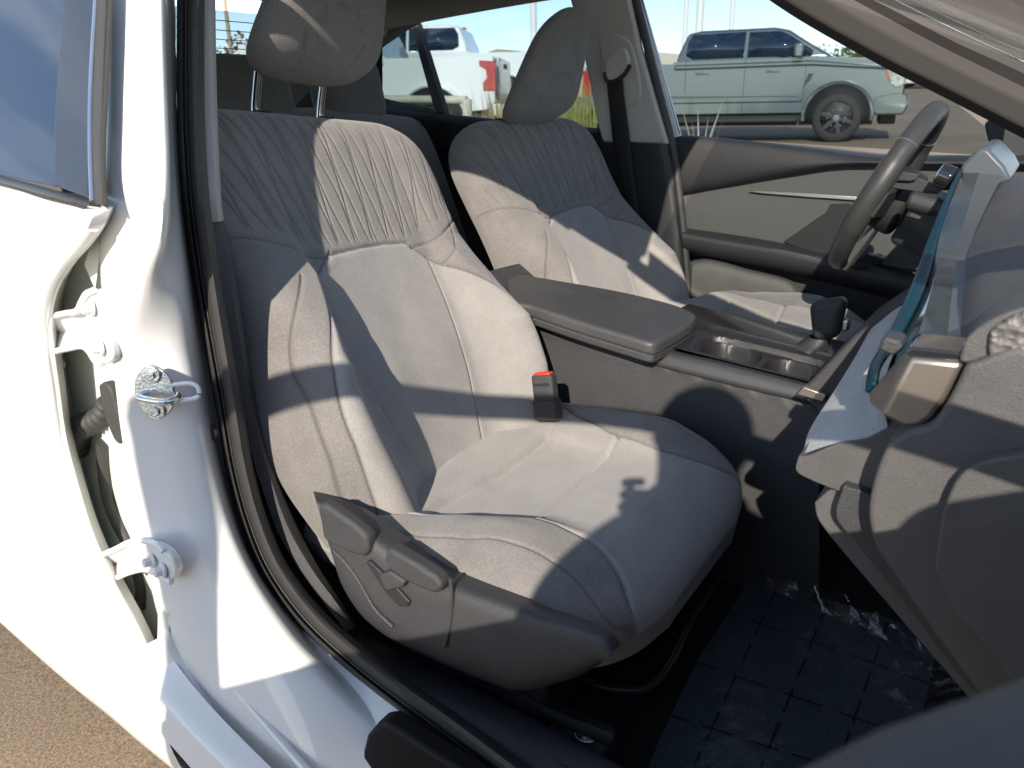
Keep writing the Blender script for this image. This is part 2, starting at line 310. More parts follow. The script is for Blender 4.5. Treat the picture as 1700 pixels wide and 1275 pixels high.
# striker and plug
sp=at(268,645,y=-.835)
nS=Vector((.55,-.8,.1)).normalized(); tz=Vector((0,0,1)); ts=tz.cross(nS).normalized(); tz=nS.cross(ts)
def sP(a,b,c=0): return sp+ts*a+tz*b+nS*c
oc=[sP(-.024*math.copysign(abs(math.cos(k))**1.4,math.cos(k)),.035*math.copysign(abs(math.sin(k))**.8,math.sin(k)),.016) for k in np.linspace(0,2*math.pi,40,endpoint=False)]
st=slab('striker',oc,nS*.005,MT['zinc'],body,.0012)
for b in (-.023,.023):
    bm=bmesh.new(); add_cyl(bm,sP(0,b,.02),nS,.0115,.005,20); add_cyl(bm,sP(0,b,.024),nS,.0065,.004,6); fin('striker_bolt',bm,MT['zinc'],st,.001)
tube('striker_bar',[sP(-.014,-.001,.016),sP(-.013,-.002,.034),sP(0,-.004,.040),sP(.022,-.007,.040),sP(.028,-.007,.030),sP(.026,-.005,.016)],.0046,MT['chrome'],st,n=12)
tube('striker_stay',[sP(.016,.008,.020),sP(.046,.010,.019),sP(.054,.003,.019),sP(.050,-.008,.019),sP(.018,-.012,.020)],.0028,MT['paint'],st,n=8)
quad_=[at(240,1190,y=-.868),at(300,1165,y=-.868),at(430,1290,y=-.868),at(430,1400,y=-.868),at(340,1330,y=-.868)]
bm=bmesh.new(); bm.faces.new([bm.verts.new(p) for p in quad_]); fin('sill_inner_panel',bm,MT['paint'],body)
pp=at(350,719,y=-.771); nP=Vector((.35,-.9,.1)).normalized(); bm=bmesh.new(); add_cyl(bm,pp-nP*.004,nP,.0115,.008,24,.0105); add_cyl(bm,pp,nP,.006,.0062,20); fin('body_plug',bm,MT['plastic'],body,.0015)
# ---- weatherstrip: double bulb, its fold and the inner plastic
Sa=[(294,-200),(294,-80),(293,60),(294,200),(302,330),(318,450),(331,530),(347,620),(361,700),(375,780),(399,870),(432,950),(488,1030),(560,1100),(640,1165),(720,1225),(840,1320)]
def sh(P,dx,dy=0,g=0): return [(x+dx*(1+g*max(0,y-800)/400),y+dy*max(0,(y-800)/400)) for x,y in P]
ws=loft('door_seal',[Y(-.742,Sa),Y(-.762,sh(Sa,8,-4)),Y(-.750,sh(Sa,15,-8)),Y(-.752,sh(Sa,16,-9)),Y(-.772,sh(Sa,27,-18)),Y(-.768,sh(Sa,36,-24)),Y(-.742,sh(Sa,46,-32)),Y(-.720,sh(Sa,44,-34))],MT['rubber'],car,nu=120,nv=4)
tube('seal_bead',Y(-.757,sh(Sa,15.5,-9)),.0012,MT['plastic_grey'],ws,n=6,steps=120)
tl=[(338,-80),(338,60),(340,200),(350,330),(362,440),(377,540),(394,640),(412,730),(432,800),(460,880),(500,950),(545,1010),(575,1048)]
loft('pillar_trim',[Y(-.735,[(336,-80),(337,60),(338,200),(346,330),(350,368)]),Y(-.728,[(350,-80),(351,60),(353,200),(360,330),(362,368)]),Y(-.70,[(357,-80),(358,60),(361,200),(367,330),(371,366)]),Y(-.64,[(356,-80),(357,60),(360,200),(366,330),(370,366)])],MT['beige'],car,nu=40,nv=5)
loft('lower_pillar_trim',[Y(-.732,[(348,366)]+tl[4:]),Y(-.722,[(358,368),(376,440),(393,540),(410,640),(430,730),(450,800),(480,880),(520,950),(560,1005),(585,1045)]),Y(-.70,[(371,367),(388,440),(404,540),(420,640),(440,730),(462,800),(495,880),(530,945),(566,1000),(590,1040)]),Y(-.62,[(371,367),(388,440),(404,540),(420,640),(440,730),(462,800),(495,880),(530,945),(566,1000),(590,1040)])],MT['plastic_grey'],car,nu=50,nv=4)
# sill trim (inside) and scuff plate
loft('sill_trim',[Y(-.745,[(560,1098),(640,1160),(730,1222),(900,1335)]),Y(-.735,[(563,1075),(650,1135),(750,1200),(930,1320)]),Y(-.71,[(568,1052),(680,1118),(800,1185),(1000,1310)]),Y(-.675,[(580,1043),(700,1100),(850,1175),(1100,1310)]),Y(-.665,[(590,1046),(710,1108),(860,1190),(1100,1330)])],MT['leather_dark'],car,nu=50,nv=6)
slab('scuff_plate',Y(-.80,[(604,1290),(598,1262),(608,1222),(624,1203),(640,1200),(700,1240),(780,1290),(860,1345),(640,1345)]),(.0,.03,0),mat('black_anti_slip_film',(.008,.008,.009),.55,bump=.2,bscale=600,spec=.2),car,.006)
loft('sill_flange',[Y(-.80,[(430,1115),(520,1190),(620,1265),(760,1370)]),Y(-.745,[(490,1035),(580,1115),(680,1190),(860,1335)])],MT['paint'],body,nu=30,nv=3)

at,Y=at_,Y_0
# ---- seats
TS=R(27); SA=np.array([-math.sin(TS),0,math.cos(TS)]); SN=np.array([math.cos(TS),0,math.sin(TS)])
def segdist(Px,Py,poly):
    D=np.full(Px.shape,9.)
    for (ax,ay),(bx,by) in zip(poly[:-1],poly[1:]):
        dx,dy=bx-ax,by-ay; t=np.clip(((Px-ax)*dx+(Py-ay)*dy)/(dx*dx+dy*dy+1e-12),0,1)
        D=np.minimum(D,np.hypot(Px-ax-t*dx,Py-ay-t*dy))
    return D
def smooth(x,a,b): t=np.clip((x-a)/(b-a),0,1); return t*t*(3-2*t)
def crv(pts,n=40): return [tuple(q[:2]) for q in cr([(a,b,0) for a,b in pts],n)]
THR=[None]
def groove(Px,Py,poly,dep=.004,sg=.0026,puff=.003):
    D=segdist(Px,Py,poly)
    if THR[0] is not None: THR[0]=np.maximum(THR[0],np.exp(-(D/.0011)**2)*min(1,dep/.0035))
    puff=puff*.45; return -dep*np.exp(-(D/sg)**2)+puff*(np.exp(-(D/.016)**2)-1*np.exp(-(D/.006)**2))
def mirror(p): return [(-a,b) for a,b in p]
def inside(Px,Py,poly):
    c=np.zeros(Px.shape,bool); j=len(poly)-1
    for i in range(len(poly)):
        xi,yi=poly[i]; xj,yj=poly[j]
        c^=((yi>Py)!=(yj>Py))&(Px<(xj-xi)*(Py-yi)/(yj-yi+1e-12)+xi); j=i
    return c
def interp(x,tab): return np.interp(x,[a for a,b in tab],[b for a,b in tab])
Wtab=[(-.12,.24),(-.05,.265),(.02,.287),(.08,.303),(.14,.310),(.2,.302),(.3,.292),(.38,.292),(.46,.299),(.52,.302),(.555,.296),(.585,.280),(.612,.250),(.630,.212),(.640,.17)]
def make_back():
    nu,nv=470,330
    s=np.linspace(-1,1,nu); u=np.sin(s*math.pi/2)*.55+s*.45
    tv=np.linspace(0,1,nv); h=-.12+.760*(1-(1-tv)**1.25)
    U,H=np.meshgrid(u,h); W=np.array(cr([(a,b,0) for a,b in Wtab],400)); W=np.interp(h,W[:,0],W[:,1])[:,None]
    Yc=U*W; ay=np.abs(Yc)
    S1=crv([(.100,.375),(.120,.360),(.151,.335),(.195,.290),(.255,.208),(.275,.150),(.274,.08),(.248,-.06)])
    top=crv([(-.100,.371),(-.05,.376),(0,.379),(.05,.380),(.100,.377)],12)
    S2=crv([(.140,.345),(.145,.268),(.136,.173),(.114,.07),(.085,-.03)])
    B1=crv([(.105,.366),(.17,.375),(.235,.40),(.30,.425)])                      # shoulder seam
    B2=crv([(.165,.325),(.215,.372),(.238,.42),(.245,.46)]); B3=crv([(.225,.262),(.262,.33),(.275,.40)])
    B4=crv([(.235,.62),(.215,.55),(.235,.47),(.285,.40)])
    Bf=crv([(.215,.335),(.277,.25),(.296,.15),(.289,.06),(.26,-.06)])          # stitched bolster facing
    yi=np.interp(h,[-.07,.0,.07,.173,.268,.345,.5],[.07,.09,.114,.136,.145,.14,.14])[:,None]
    yc=np.interp(h,[-.07,.0,.08,.15,.208,.29,.335,.40,.62],[.238,.252,.268,.270,.252,.212,.19,.19,.19])[:,None]
    Bh=np.interp(h,[-.07,0,.08,.18,.26,.33,.38,.45,.62],[.075,.09,.106,.106,.070,.042,.022,.013,.006])[:,None]
    D0=-.065
    F=Bh*smooth(ay,yi,yc)**1.35-.008*np.exp(-(Yc/.09)**2)*smooth(H,.5,.2)
    F+= .010*np.exp(-((H-.16)/.07)**2)*np.exp(-(Yc/.12)**4)                       # lumbar swell
    E=np.clip(1-np.abs(U)**9,0,1)**(1/2.3); vt=np.clip((H-.47)/(.6405-.47),0,1); E=E*np.clip(1-vt**5,0,1)**.45
    
    dep=D0+(F-D0)*E
    g=np.zeros_like(dep); THR[0]=np.zeros_like(dep)
    for p in (mirror(S1)[::-1]+top+S1,): g+=groove(Yc,H,p,.0036,.0024,.003)
    g+=groove(Yc,H,mirror(S2),.0008,.004,.001)
    for p in (S2,B1,mirror(B1),Bf,mirror(Bf)): g+=groove(Yc,H,p,.0028,.0019,.002)
    for p in (B2,B3): g+=groove(Yc,H,p,.0022,.002,.0015)
    # wavy pressed ribs over the shoulders, fanning out upwards
    hb=.385+.22*np.clip(ay-.1,0,1)+.0*H
    mask=smooth(H,hb-.004,hb+.012)*(1-smooth(ay,W-.02,W-.004))*smooth(.626-H,0,.02)
    yf=Yc/(1+1.05*np.clip(H-.37,0,1)); sp=.0152; ph=yf/sp; k=np.round(ph)
    rib=np.zeros_like(dep)
    for dk in (-1,0,1):
        kk=k+dk; off=.40*np.where(np.mod(kk,2)==0,1,-1)*np.sin(H*2*math.pi/.29+kk*.9)
        rib=np.maximum(rib,np.exp(-(((ph-kk-off)*sp)/.0017)**2))
    g+=mask*(-.0032*rib); thr=np.maximum(THR[0],.42*mask*rib); THR[0]=None  # rib grooves also darkened in the colour, as crease shade
    g+= .0007*np.sin(Yc*41+H*23)*np.sin(H*37-Yc*19)
    dep=dep+g*np.clip(E*1.2,0,1)
    G=np.stack([Yc,H,dep],-1)
    ins=[(a,b) for a,b in (mirror(S1)[::-1]+top+S1)]
    fc=lambda A:(A[:-1,:-1]+A[1:,1:])/2
    mi=inside(fc(Yc),fc(H),ins).astype(int).ravel()
    # back shell
    nb=60; s2=np.linspace(-1,1,nb); hb2=h[::6]; W2=np.interp(hb2,h,W[:,0])[:,None]
    Yb=np.sin(s2*math.pi/2)[None,:]*W2; Eb=np.clip(1-np.abs(np.sin(s2*math.pi/2))**6,0,1)**.5; vt2=np.clip((hb2-.47)/(.6405-.47),0,1); Eb=Eb[None,:]*np.clip(1-vt2**5,0,1)[:,None]**.45
    Gb=np.stack([Yb,np.repeat(hb2[:,None],nb,1),D0-.055*Eb],-1)
    return G,mi,Gb,thr
def to_world(G,O):
    return np.array(O)+G[...,0:1]*np.array([0,1,0])+G[...,1:2]*SA+G[...,2:3]*SN
def make_headrest():
    nu,nv=96,80; th=np.linspace(0,2*math.pi,nu,endpoint=False); v=np.linspace(-1,1,nv); vv=np.sin(v*math.pi/2)
    rows=[]
    for q in vv:
        hh=.750+.086*q; t=(q+1)/2
        w=.150-.066*t**1.3; dp=.056-.012*t; dc=.012+.19*t
        e=(max(0,1-abs(q)**(5 if q>0 else 7)))**(1/2.6); c,s=np.cos(th),np.sin(th)
        y=w*e*np.sign(c)*np.abs(c)**.62; d=dc+dp*(.25+.75*e)*np.sign(s)*np.abs(s)**.8*e**.4
        rows.append(np.stack([y,np.full(nu,hh),d],-1))
    G=np.array(rows); Yc,H=G[...,0],G[...,1]; THR[0]=np.zeros(Yc.shape); g=np.zeros(Yc.shape); front=(G[...,2]>np.interp(H,[.66,.85],[.012,.202]))
    for p in (crv([(.052,.66),(.072,.70),(.060,.77),(.035,.85)]),): 
        for q in (p,mirror(p)): g+=np.where(front,groove(Yc,H,q,.0022,.0022,.001),0)
    g+=np.where(front,groove(Yc,H,crv([(-.055,.70),(-.03,.722),(.03,.722),(.055,.70)]),.0022,.003,.001),0)
    thr=np.where(front,THR[0],0); THR[0]=None; G[...,2]+=g; return G,thr
Wc=[(-.21,.26),(-.15,.27),(-.11,.282),(-.05,.305),(.04,.315),(.14,.312),(.22,.300),(.27,.276),(.305,.240),(.325,.195),(.337,.13)]
def make_cushion():
    nu,nv=420,360; s=np.linspace(-1,1,nu); u=np.sin(s*math.pi/2)*.5+s*.5; tx=np.linspace(0,1,nv); x=-.21+.548*(1-(1-tx)**1.35)
    U,X=np.meshgrid(u,x); Wt=np.array(cr([(a,b,0) for a,b in Wc],300)); W=np.interp(x,Wt[:,0],Wt[:,1])[:,None]; Yc=U*W; ay=np.abs(Yc)
    base=np.interp(x,[-.15,-.08,0,.1,.18,.25,.34],[.490,.490,.488,.497,.508,.510,.500])[:,None]
    yi=np.interp(x,[-.15,-.05,.06,.15,.25,.34],[.21,.19,.15,.125,.13,.15])[:,None]
    bol=.042*smooth(ay,yi-.03,yi+.085)*smooth(X,.30,.12)*smooth(X,-.21,-.10)
    F=base+bol-.012*np.exp(-(Yc/.13)**2)*np.exp(-((X-.02)/.12)**2)
    D0=.435; E=np.clip(1-np.abs(U)**7,0,1)**(1/2.5); xf=np.clip((X-.17)/(.3381-.17),0,1); E=E*np.clip(1-xf**3.6,0,1)**.46
    zc=D0+(F-D0)*E
    pipe=crv([(-.15,-.275),(-.09,-.262),(-.05,-.246),(.04,-.202),(.14,-.160),(.22,-.155),(.28,-.175),(.31,-.2),(.325,-.205),(.337,-.2)])
    P2=crv([(-.13,-.286),(-.05,-.277),(.06,-.262),(.16,-.238),(.24,-.228),(.30,-.236),(.325,-.2)])
    m2=lambda p:[(a,-b) for a,b in p]
    T1=crv([(-.03,-.235),(-.038,-.1),(-.03,.06),(-.035,.2)]); T2=crv([(.135,-.155),(.118,-.03),(.108,.09),(.115,.165)])
    Lr=crv([(-.12,.05),(-.035,.07),(.06,.125),(.11,.165),(.2,.205),(.28,.2)])
    g=np.zeros_like(zc); THR[0]=np.zeros_like(zc)
    for p in (pipe,m2(pipe)): g+=groove(X,Yc,p,.0065,.0032,.006)
    for p in (P2,m2(P2)): g+=groove(X,Yc,p,.003,.0022,.002)
    thr=THR[0]; THR[0]=None
    for p in (T1,T2): g+=groove(X,Yc,p,.0055,.006,.006)
    inn=smooth(X,-.045,-.028)*(1-smooth(X,.108,.128))*(1-smooth(ay,np.interp(x,[-.05,.12],[.17,.13])[:,None],np.interp(x,[-.05,.12],[.19,.15])[:,None]))
    g-=.007*inn
    g+=.0010*np.sin(X*35+Yc*20)*np.sin(Yc*31-X*15)+.0006*np.sin(X*90+Yc*44)
    zc=zc+g*np.clip(E*1.1,0,1)
    top=np.stack([X,Yc,zc],-1)
    # skirt rows continue the front and sides downwards
    ring=np.concatenate([top[:, 0],top[-1,1:-1],top[::-1,-1]])
    sk=np.array([ring+np.array([0,0,-d])*1.0+np.array([(-.10*d),0,0]) for d in (0,.008,.02,.035)])
    ctr=np.array([.05,0,0]); 
    for i,dd in enumerate((0,.01,.02,.05)):
        sk[i,:,1]*=(1-dd); 
    lp=[(a,b) for a,b in pipe]; rp=[(a,b) for a,b in m2(pipe)]
    fc=lambda A:(A[:-1,:-1]+A[1:,1:])/2
    mi=(np.abs(fc(Yc))<np.interp(fc(X),[a for a,b in pipe],[-b for a,b in pipe])).astype(int).ravel()
    return top,mi,sk,thr
def thread_shade(me,t):
    a=me.attributes.new('thread_shade','FLOAT','POINT'); a.data.foreach_set('value',t.astype(np.float32).ravel()); return me
def seat(label,O,cush_off,first=None,hd=0,toe=0,lift=0):
    base=bmesh.new()
    cx=cush_off
    add_box(base,(cx-.12,O[1]-.25,.27),(cx+.22,O[1]+.25,.42)); add_box(base,(cx-.16,O[1]-.23,.36),(cx-.08,O[1]+.23,.43))
    st=fin('seat',base,MT['black'],car,.01); st['label']=label
    if first is None:
        G,mi,Gb,t1=make_back(); me=thread_shade(grid_mesh('backrest',G,mi=mi),t1); mb=grid_mesh('back_shell',Gb)
        bm=bmesh.new(); bm.from_mesh(me); bm.from_mesh(mb); bm.to_mesh(me); bm.free()
        hg,t2=make_headrest(); hm=thread_shade(grid_mesh('headrest',hg,closed=True),t2); top,mi2,sk,t3=make_cushion(); cm=thread_shade(grid_mesh('cushion',top,mi=mi2),t3); sm=grid_mesh('skirt',sk)
        bm=bmesh.new(); bm.from_mesh(cm); bm.from_mesh(sm); bm.to_mesh(cm); bm.free()
        for q in (me,cm): q.materials.append(MT['fab_dark']); q.materials.append(MT['fab_light'])
        hm.materials.append(MT['fab_dark'])
        pm=bpy.data.meshes.new('headrest_post'); bm=bmesh.new(); add_tube(bm,[(0,.60,-.072),(0,.64,-.064),(0,.68,-.035),(0,.74,.02)],.0075,12,12); bm.to_mesh(pm); bm.free(); pm.materials.append(MT['chrome'])
        gm=bpy.data.meshes.new('post_guide'); bm=bmesh.new(); add_box(bm,(-.019,.626,-.088),(.019,.643,-.044)); bm.to_mesh(gm); bm.free(); gm.materials.append(MT['black'])
        for q in (me,hm,cm,pm): q.shade_smooth()
        first=(me,hm,cm,pm,gm)
    me,hm,cm,pm,gm=first
    Mx=Matrix(((0,SA[0],SN[0],O[0]),(1,SA[1],SN[1],O[1]),(0,SA[2],SN[2],O[2]+lift),(0,0,0,1)))@Matrix.Rotation(R(toe),4,'Y')@Matrix.Rotation(R(-.56*toe),4,'Z')
    # mesh axes (lateral, up the back, forward) onto car axes
    def put(n,m,off=0):
        o=bpy.data.objects.new(n,m); COL.objects.link(o); o.parent=st; T=Mx.copy()
        if off: T=Mx@Matrix.Translation((off,0,0))
        o.matrix_local=T; return o
    put('backrest',me); ho=put('headrest',hm); ho.matrix_local=Mx@Matrix.Translation((.008 if not hd else -.008,.014-hd,-.1*hd))
    for s in (-.075,.075): po=put('headrest_post',pm,s); gg=put('post_guide',gm,s); po.matrix_local=Mx@Matrix.Translation((s,-hd*1.1,-.4*hd))
    o=bpy.data.objects.new('cushion',cm); COL.objects.link(o); o.parent=st; o.location=(cx,O[1],hd)
    return st,first
ps,first=seat('front passenger seat in two-tone grey cloth',(-.117,-.388,.5),0.0,None,0,5)
ds,_=seat('driver seat mostly in shade beyond the armrest',(-.150,.385,.5),0.06,first,.07,0,-.025)
# side shield, levers, rail of the near seat
sh_=loft('side_shield',[Y(-0.6770,[(520,815),(560,826),(610,846),(660,880),(730,930),(800,962),(900,1004),(985,1034),(1022,1056),(1030,1072)]),
   Y(-0.7220,[(523,826),(556,848),(600,880),(650,922),(716,962),(790,990),(890,1022),(960,1040),(1005,1058),(1020,1080)]),
   Y(-0.7300,[(530,850),(556,885),(590,930),(640,975),(710,1010),(790,1035),(880,1060),(945,1070),(990,1078),(1008,1092)]),
   Y(-0.7220,[(548,910),(566,965),(600,1015),(652,1052),(722,1082),(795,1108),(862,1128),(925,1122),(970,1108),(1000,1098)]),
   Y(-0.6820,[(560,930),(580,985),(615,1035),(668,1072),(735,1102),(805,1130),(862,1146),(920,1135),(965,1120),(1000,1100)])],MT['plastic_grey'],ps,nu=80,nv=8)
loft('upper_shield',[Y(-.625,[(528,802),(560,815),(590,830),(640,862)]),Y(-.665,[(527,812),(562,828),(600,848),(650,878)]),Y(-.69,[(526,824),(556,838),(600,862),(655,898)])],MT['plastic'],ps,nu=30,nv=5)
slab('recline_lever',Y(-0.7350,[(527,836),(540,838),(590,874),(609,892),(612,918),(604,927),(580,919),(546,904),(535,894)]),(0,.02,0),MT['plastic'],ps,.006,seg=4)
slab('height_lever',Y(-0.7380,[(640,911),(650,913),(690,937),(722,958),(733,972),(731,984),(720,987),(700,979),(672,966),(645,947),(637,930)]),(0,.022,0),MT['plastic'],ps,.006,seg=4)
slab('lever_arm',Y(-0.7400,[(628,955),(645,948),(672,966),(668,976),(640,983)]),(0,.012,0),MT['plastic_grey'],ps,.003)
slab('lever_slot',Y(-0.7345,[(606,934),(612,931),(632,950),(660,978),(680,1000),(676,1008),(662,1008),(640,985)]),(0,.01,0),MT['black'],ps,.002)
for rr in ([(555,915),(575,935),(598,968),(622,1010),(652,1040)],[(748,960),(750,1000),(746,1040),(738,1074)]):
    tube('shield_crease',Y(-0.7305,rr),.0026,MT['plastic_grey'],ps,n=8)
# seat rail, its foot and the bolt
rail=loft('seat_rail',[Y(-.64,[(640,1030),(760,1090),(900,1170),(1018,1218)]),Y(-.635,[(640,1045),(760,1105),(900,1186),(1015,1232)]),Y(-.62,[(640,1050),(760,1110),(900,1192),(1010,1240)])],MT['satin'],ps,nu=20,nv=2)
f=slab('rail_foot',Z(.255,[(925,1165),(1020,1205),(1022,1220),(985,1268),(905,1240)]),(0,0,-.03),MT['plastic_grey'],ps,.004)
bm=bmesh.new(); p=at(975,1220,z=.256); add_cyl(bm,p,(0,0,1),.017,.004,24); add_cyl(bm,p,(0,0,1),.012,.012,6); fin('rail_bolt',bm,MT['zinc'],ps,.0015)
tube('floor_duct',Z(.235,[(1205,945),(1150,1030),(1115,1100),(1080,1140),(1030,1146),(960,1130)]),.006,MT['satin'],car,n=10)
# seat belt buckle between seat and console
bk=box('seat_belt_buckle',(-.012,-.022,-.045),(.012,.022,.035),MT['plastic'],car,.006,seg=4); 
bk.matrix_local=Matrix.Translation(at(906,652,y=-.20))@Matrix.Rotation(R(-8),4,'X')@Matrix.Rotation(R(-12),4,'Y')@Matrix.Rotation(R(90),4,'Z')
box('belt_slot',(-.0128,-.018,.014),(-.0118,.018,.019),MT['black'],bk,.0005); box('buckle_collar',(-.014,-.024,-.05),(.014,.024,-.012),MT['plastic'],bk,.004)
rb=box('release_button',(-.009,-.017,.024),(.009,.017,.0385),MT['red'],bk,.003); 
# ---- floor
def quadsheet(name,pts,m,parent,**k):
    bm=bmesh.new(); bm.faces.new([bm.verts.new(p) for p in pts]); return fin(name,bm,m,parent,**k)
fl=loft('floor_carpet',[[(-1.5,-.72,.24),(-.2,-.70,.20),(.45,-.70,.20),(.72,-.72,.24),(.95,-.72,.42)],[(-1.5,0,.26),(-.2,0,.2),(.45,0,.2),(.72,0,.24),(.95,0,.42)],[(-1.5,.74,.24),(-.2,.74,.20),(.45,.74,.20),(.72,.74,.24),(.95,.74,.42)]],MT['carpet'],car,nu=30,nv=6)
loft('sill_inner',[[(-.3,-.70,.30),(.3,-.70,.30),(.9,-.70,.30)],[(-.3,-.66,.20),(.3,-.66,.2),(.9,-.66,.2)]],MT['carpet'],fl,nu=6,nv=3)
# ---- centre console
cs=loft('center_console',[[at(a,b,y=-.045)+Vector((0,.20,-.004)) for a,b in ((800,455),(886,527),(980,556),(1065,582),(1075,585))]+[at(1360,690,y=.02)],Y(-.045,[(800,455),(886,527),(980,556),(1065,582),(1200,620),(1360,668)]),Y(-.050,[(800,470),(884,545),(980,575),(1062,600),(1200,640),(1360,690)]),Y(-.060,[(800,560),(884,660),(980,700),(1062,730),(1200,790),(1360,860)]),Y(-.065,[(800,680),(884,800),(980,850),(1062,890),(1200,960),(1360,1040)])],MT['leather_dark'] if 0 else MT['plastic_grey'],car,nu=50,nv=8)
lw=at(1062,586,y=-.045)
loft('trim_ledge',[Y(-.046,[(1056,583),(1068,600),(1090,611),(1200,640),(1320,668),(1362,680)]),Y(-.056,[(1058,582),(1072,596),(1094,604),(1200,631),(1320,660),(1362,670)]),Y(-.047,[(1075,577),(1095,585),(1120,591),(1210,612),(1325,641),(1370,652)]),Y(-.025,[(1085,572),(1108,579),(1130,585),(1215,605),(1330,634),(1375,645)])],MT['satin'],cs,nu=50,nv=5)
# top tray as a height field with two cup wells
zt=.632; A_=np.array([at(1085,571,y=-.028)[0],0]); x0_,x1_=.135,.45
xs=np.linspace(.08,.45,150); ys=np.linspace(-.030,.135,80); X_,Y_=np.meshgrid(xs,ys)
Zt=at(1085,572,y=-.027)[2]+(X_-.14)*((at(1330,634,y=-.027)[2]-at(1085,572,y=-.027)[2])/(at(1330,634,y=-.027)[0]-at(1085,572,y=-.027)[0]))
for (cx,cy,a,b) in ((.215,.042,.052,.046),(.330,.036,.048,.044)):
    q=((np.abs(X_-cx)/a)**3+(np.abs(Y_-cy)/b)**3); Zt=Zt-.055*(1-smooth(q,.72,1.0))+.003*np.exp(-((q-1.08)/.12)**2)
Zt-=.012*(1-smooth((np.abs(X_-.272)/.118)**6+(np.abs(Y_-.04)/.058)**6,.85,1.1))
link('cup_holder',grid_mesh('cup_holder',np.stack([X_,Y_,Zt],-1)),mat('tray_black',(.02,.02,.021),.38,bump=.2,bscale=700),cs,angle=60)
for cx,cy in ((.215,.042),(.330,.036)):
    zz=float(Zt[40,60])-.03
    for sx in (-1,1): tube('cup_clip',[(cx+sx*.040,cy-.010,zz-.03),(cx+sx*.034,cy,zz),(cx+sx*.040,cy+.014,zz-.03)],.0035,MT['alu'],cs,n=8,steps=12)
bx=lambda n,p,sz,m,par,rz=0,ry=0,b=.004:(lambda o:(setattr(o,'matrix_local',Matrix.Translation(p)@Matrix.Rotation(rz,4,'Z')@Matrix.Rotation(ry,4,'Y')),o)[1])(box(n,[-s/2 for s in sz],[s/2 for s in sz],m,par,b))
slp=math.atan(.115)
bx('console_top',Vector((.25,.175,.612)),(.40,.10,.03),MT['gloss'],cs,0,slp)
for k in range(4): bx('console_button',at(1180+22*k,557+5*k,y=.12),(.022,.020,.010),MT['satin'],cs,0,slp,.002)
# armrest lid
ao=Z(.735,[(838,450,0.738),(935,466,0.726),(1030,483,0.711),(1110,502,0.698),(1150,517,0.692),(1156,526,0.688),(1140,541,0.686),(1095,566,0.682),(1082,569,0.682),(1040,557,0.688),(960,533,0.700),(885,508,0.714),(850,496,0.721)])
ao=[p+Vector((CC-np.array(p))*-.072) for p in ao]
slab('armrest',ao,(0,0,-.026),MT['armrest'],cs,.013,seg=5,n=90)
ao2=[p+Vector((0,0,-.024)) for p in ao]; ctr=sum(ao2,Vector())/len(ao2)
slab('armrest_base',[ctr+(p-ctr)*.985 for p in ao2],(0,0,-.016),MT['plastic'],cs,.004,n=90)
# gear lever
gk=at(1368,530,y=.145)
bm=bmesh.new()
prof=[(-.028,.021,.0),(-.026,.022,.02),(-.024,.023,.045),(-.012,.024,.06),(.0,.022,.066)]
vs=bmesh.ops.create_cube(bm,size=1)['verts']
for v in vs:
    t=v.co.z+.5; v.co=Vector((v.co.x*(.046+.02*t)+.014*t,v.co.y*(.038+.010*t),v.co.z*.075))
kn=fin('gear_lever',bm,MT['leather'],cs,0); kn.data.materials[0]=MT['plastic_grey']; b=kn.modifiers.new('b','BEVEL'); b.width=.016; b.segments=6
kn.matrix_local=Matrix.Translation(gk)@Matrix.Rotation(R(-14),4,'Y')
bx('shift_button',gk+Vector((.040,-.002,-.004)),(.012,.022,.022),MT['alu'],cs,0,0,.004)
bc=[gk+Vector((-.004,0,-.035)),gk+Vector((-.02,0,-.055)),gk+Vector((-.055,0,-.078)),gk+Vector((-.10,0,-.10))]
th=np.linspace(0,2*math.pi,41)[:-1]; rows=[]
for k,t in enumerate(np.linspace(0,1,26)):
    c=Vector(cr(bc,26)[k]); rx=.020+.085*t**1.25; ry=.019+.032*t; wr=1+.10*np.sin(th*5+t*9)*t*(1-t)*4+.06*math.sin(t*19)
    rows.append(np.stack([c.x+rx*wr*np.cos(th),c.y+ry*wr*np.sin(th),np.full(40,c.z)-.022*t*np.cos(th)*0-.02*t],-1))
link('gear_boot',grid_mesh('gear_boot',np.array(rows),closed=True),MT['leather_dark'],cs,angle=80)
# ---- steering wheel and column
wc=(at(1392,440,y=.37)+at(1562,172,y=.37))/2; up=(at(1557,172,y=.37)-at(1385,440,y=.37)).normalized(); rw=(at(1557,172,y=.37)-at(1385,440,y=.37)).length/2-.014
lat=Vector((0,1,0)); nw=lat.cross(up).normalized(); nw=nw if nw.x<0 else -nw
bm=bmesh.new(); n=120; rings=[]
for k in range(n):
    a=2*math.pi*k/n; c=wc+(lat*math.cos(a)+up*math.sin(a))*rw; rd_=(c-wc).normalized(); rr=.0172*(1+.10*(abs(math.cos(a))>.9))
    rings.append([bm.verts.new(c+rr*(rd_*math.cos(q)*1.0+nw*math.sin(q)*1.12)) for q in np.linspace(0,2*math.pi,20,endpoint=False)])
for k in range(n):
    A,B=rings[k],rings[(k+1)%n]
    for q in range(20): bm.faces.new((A[q],A[(q+1)%20],B[(q+1)%20],B[q]))
sw=fin('steering_wheel',bm,mat('wheel_leather',(.055,.054,.053),.40,bump=.15,bscale=700,btype='VORONOI',bdist=.001),car)
def wpt(a,b,c): return wc+lat*a+up*b+nw*c
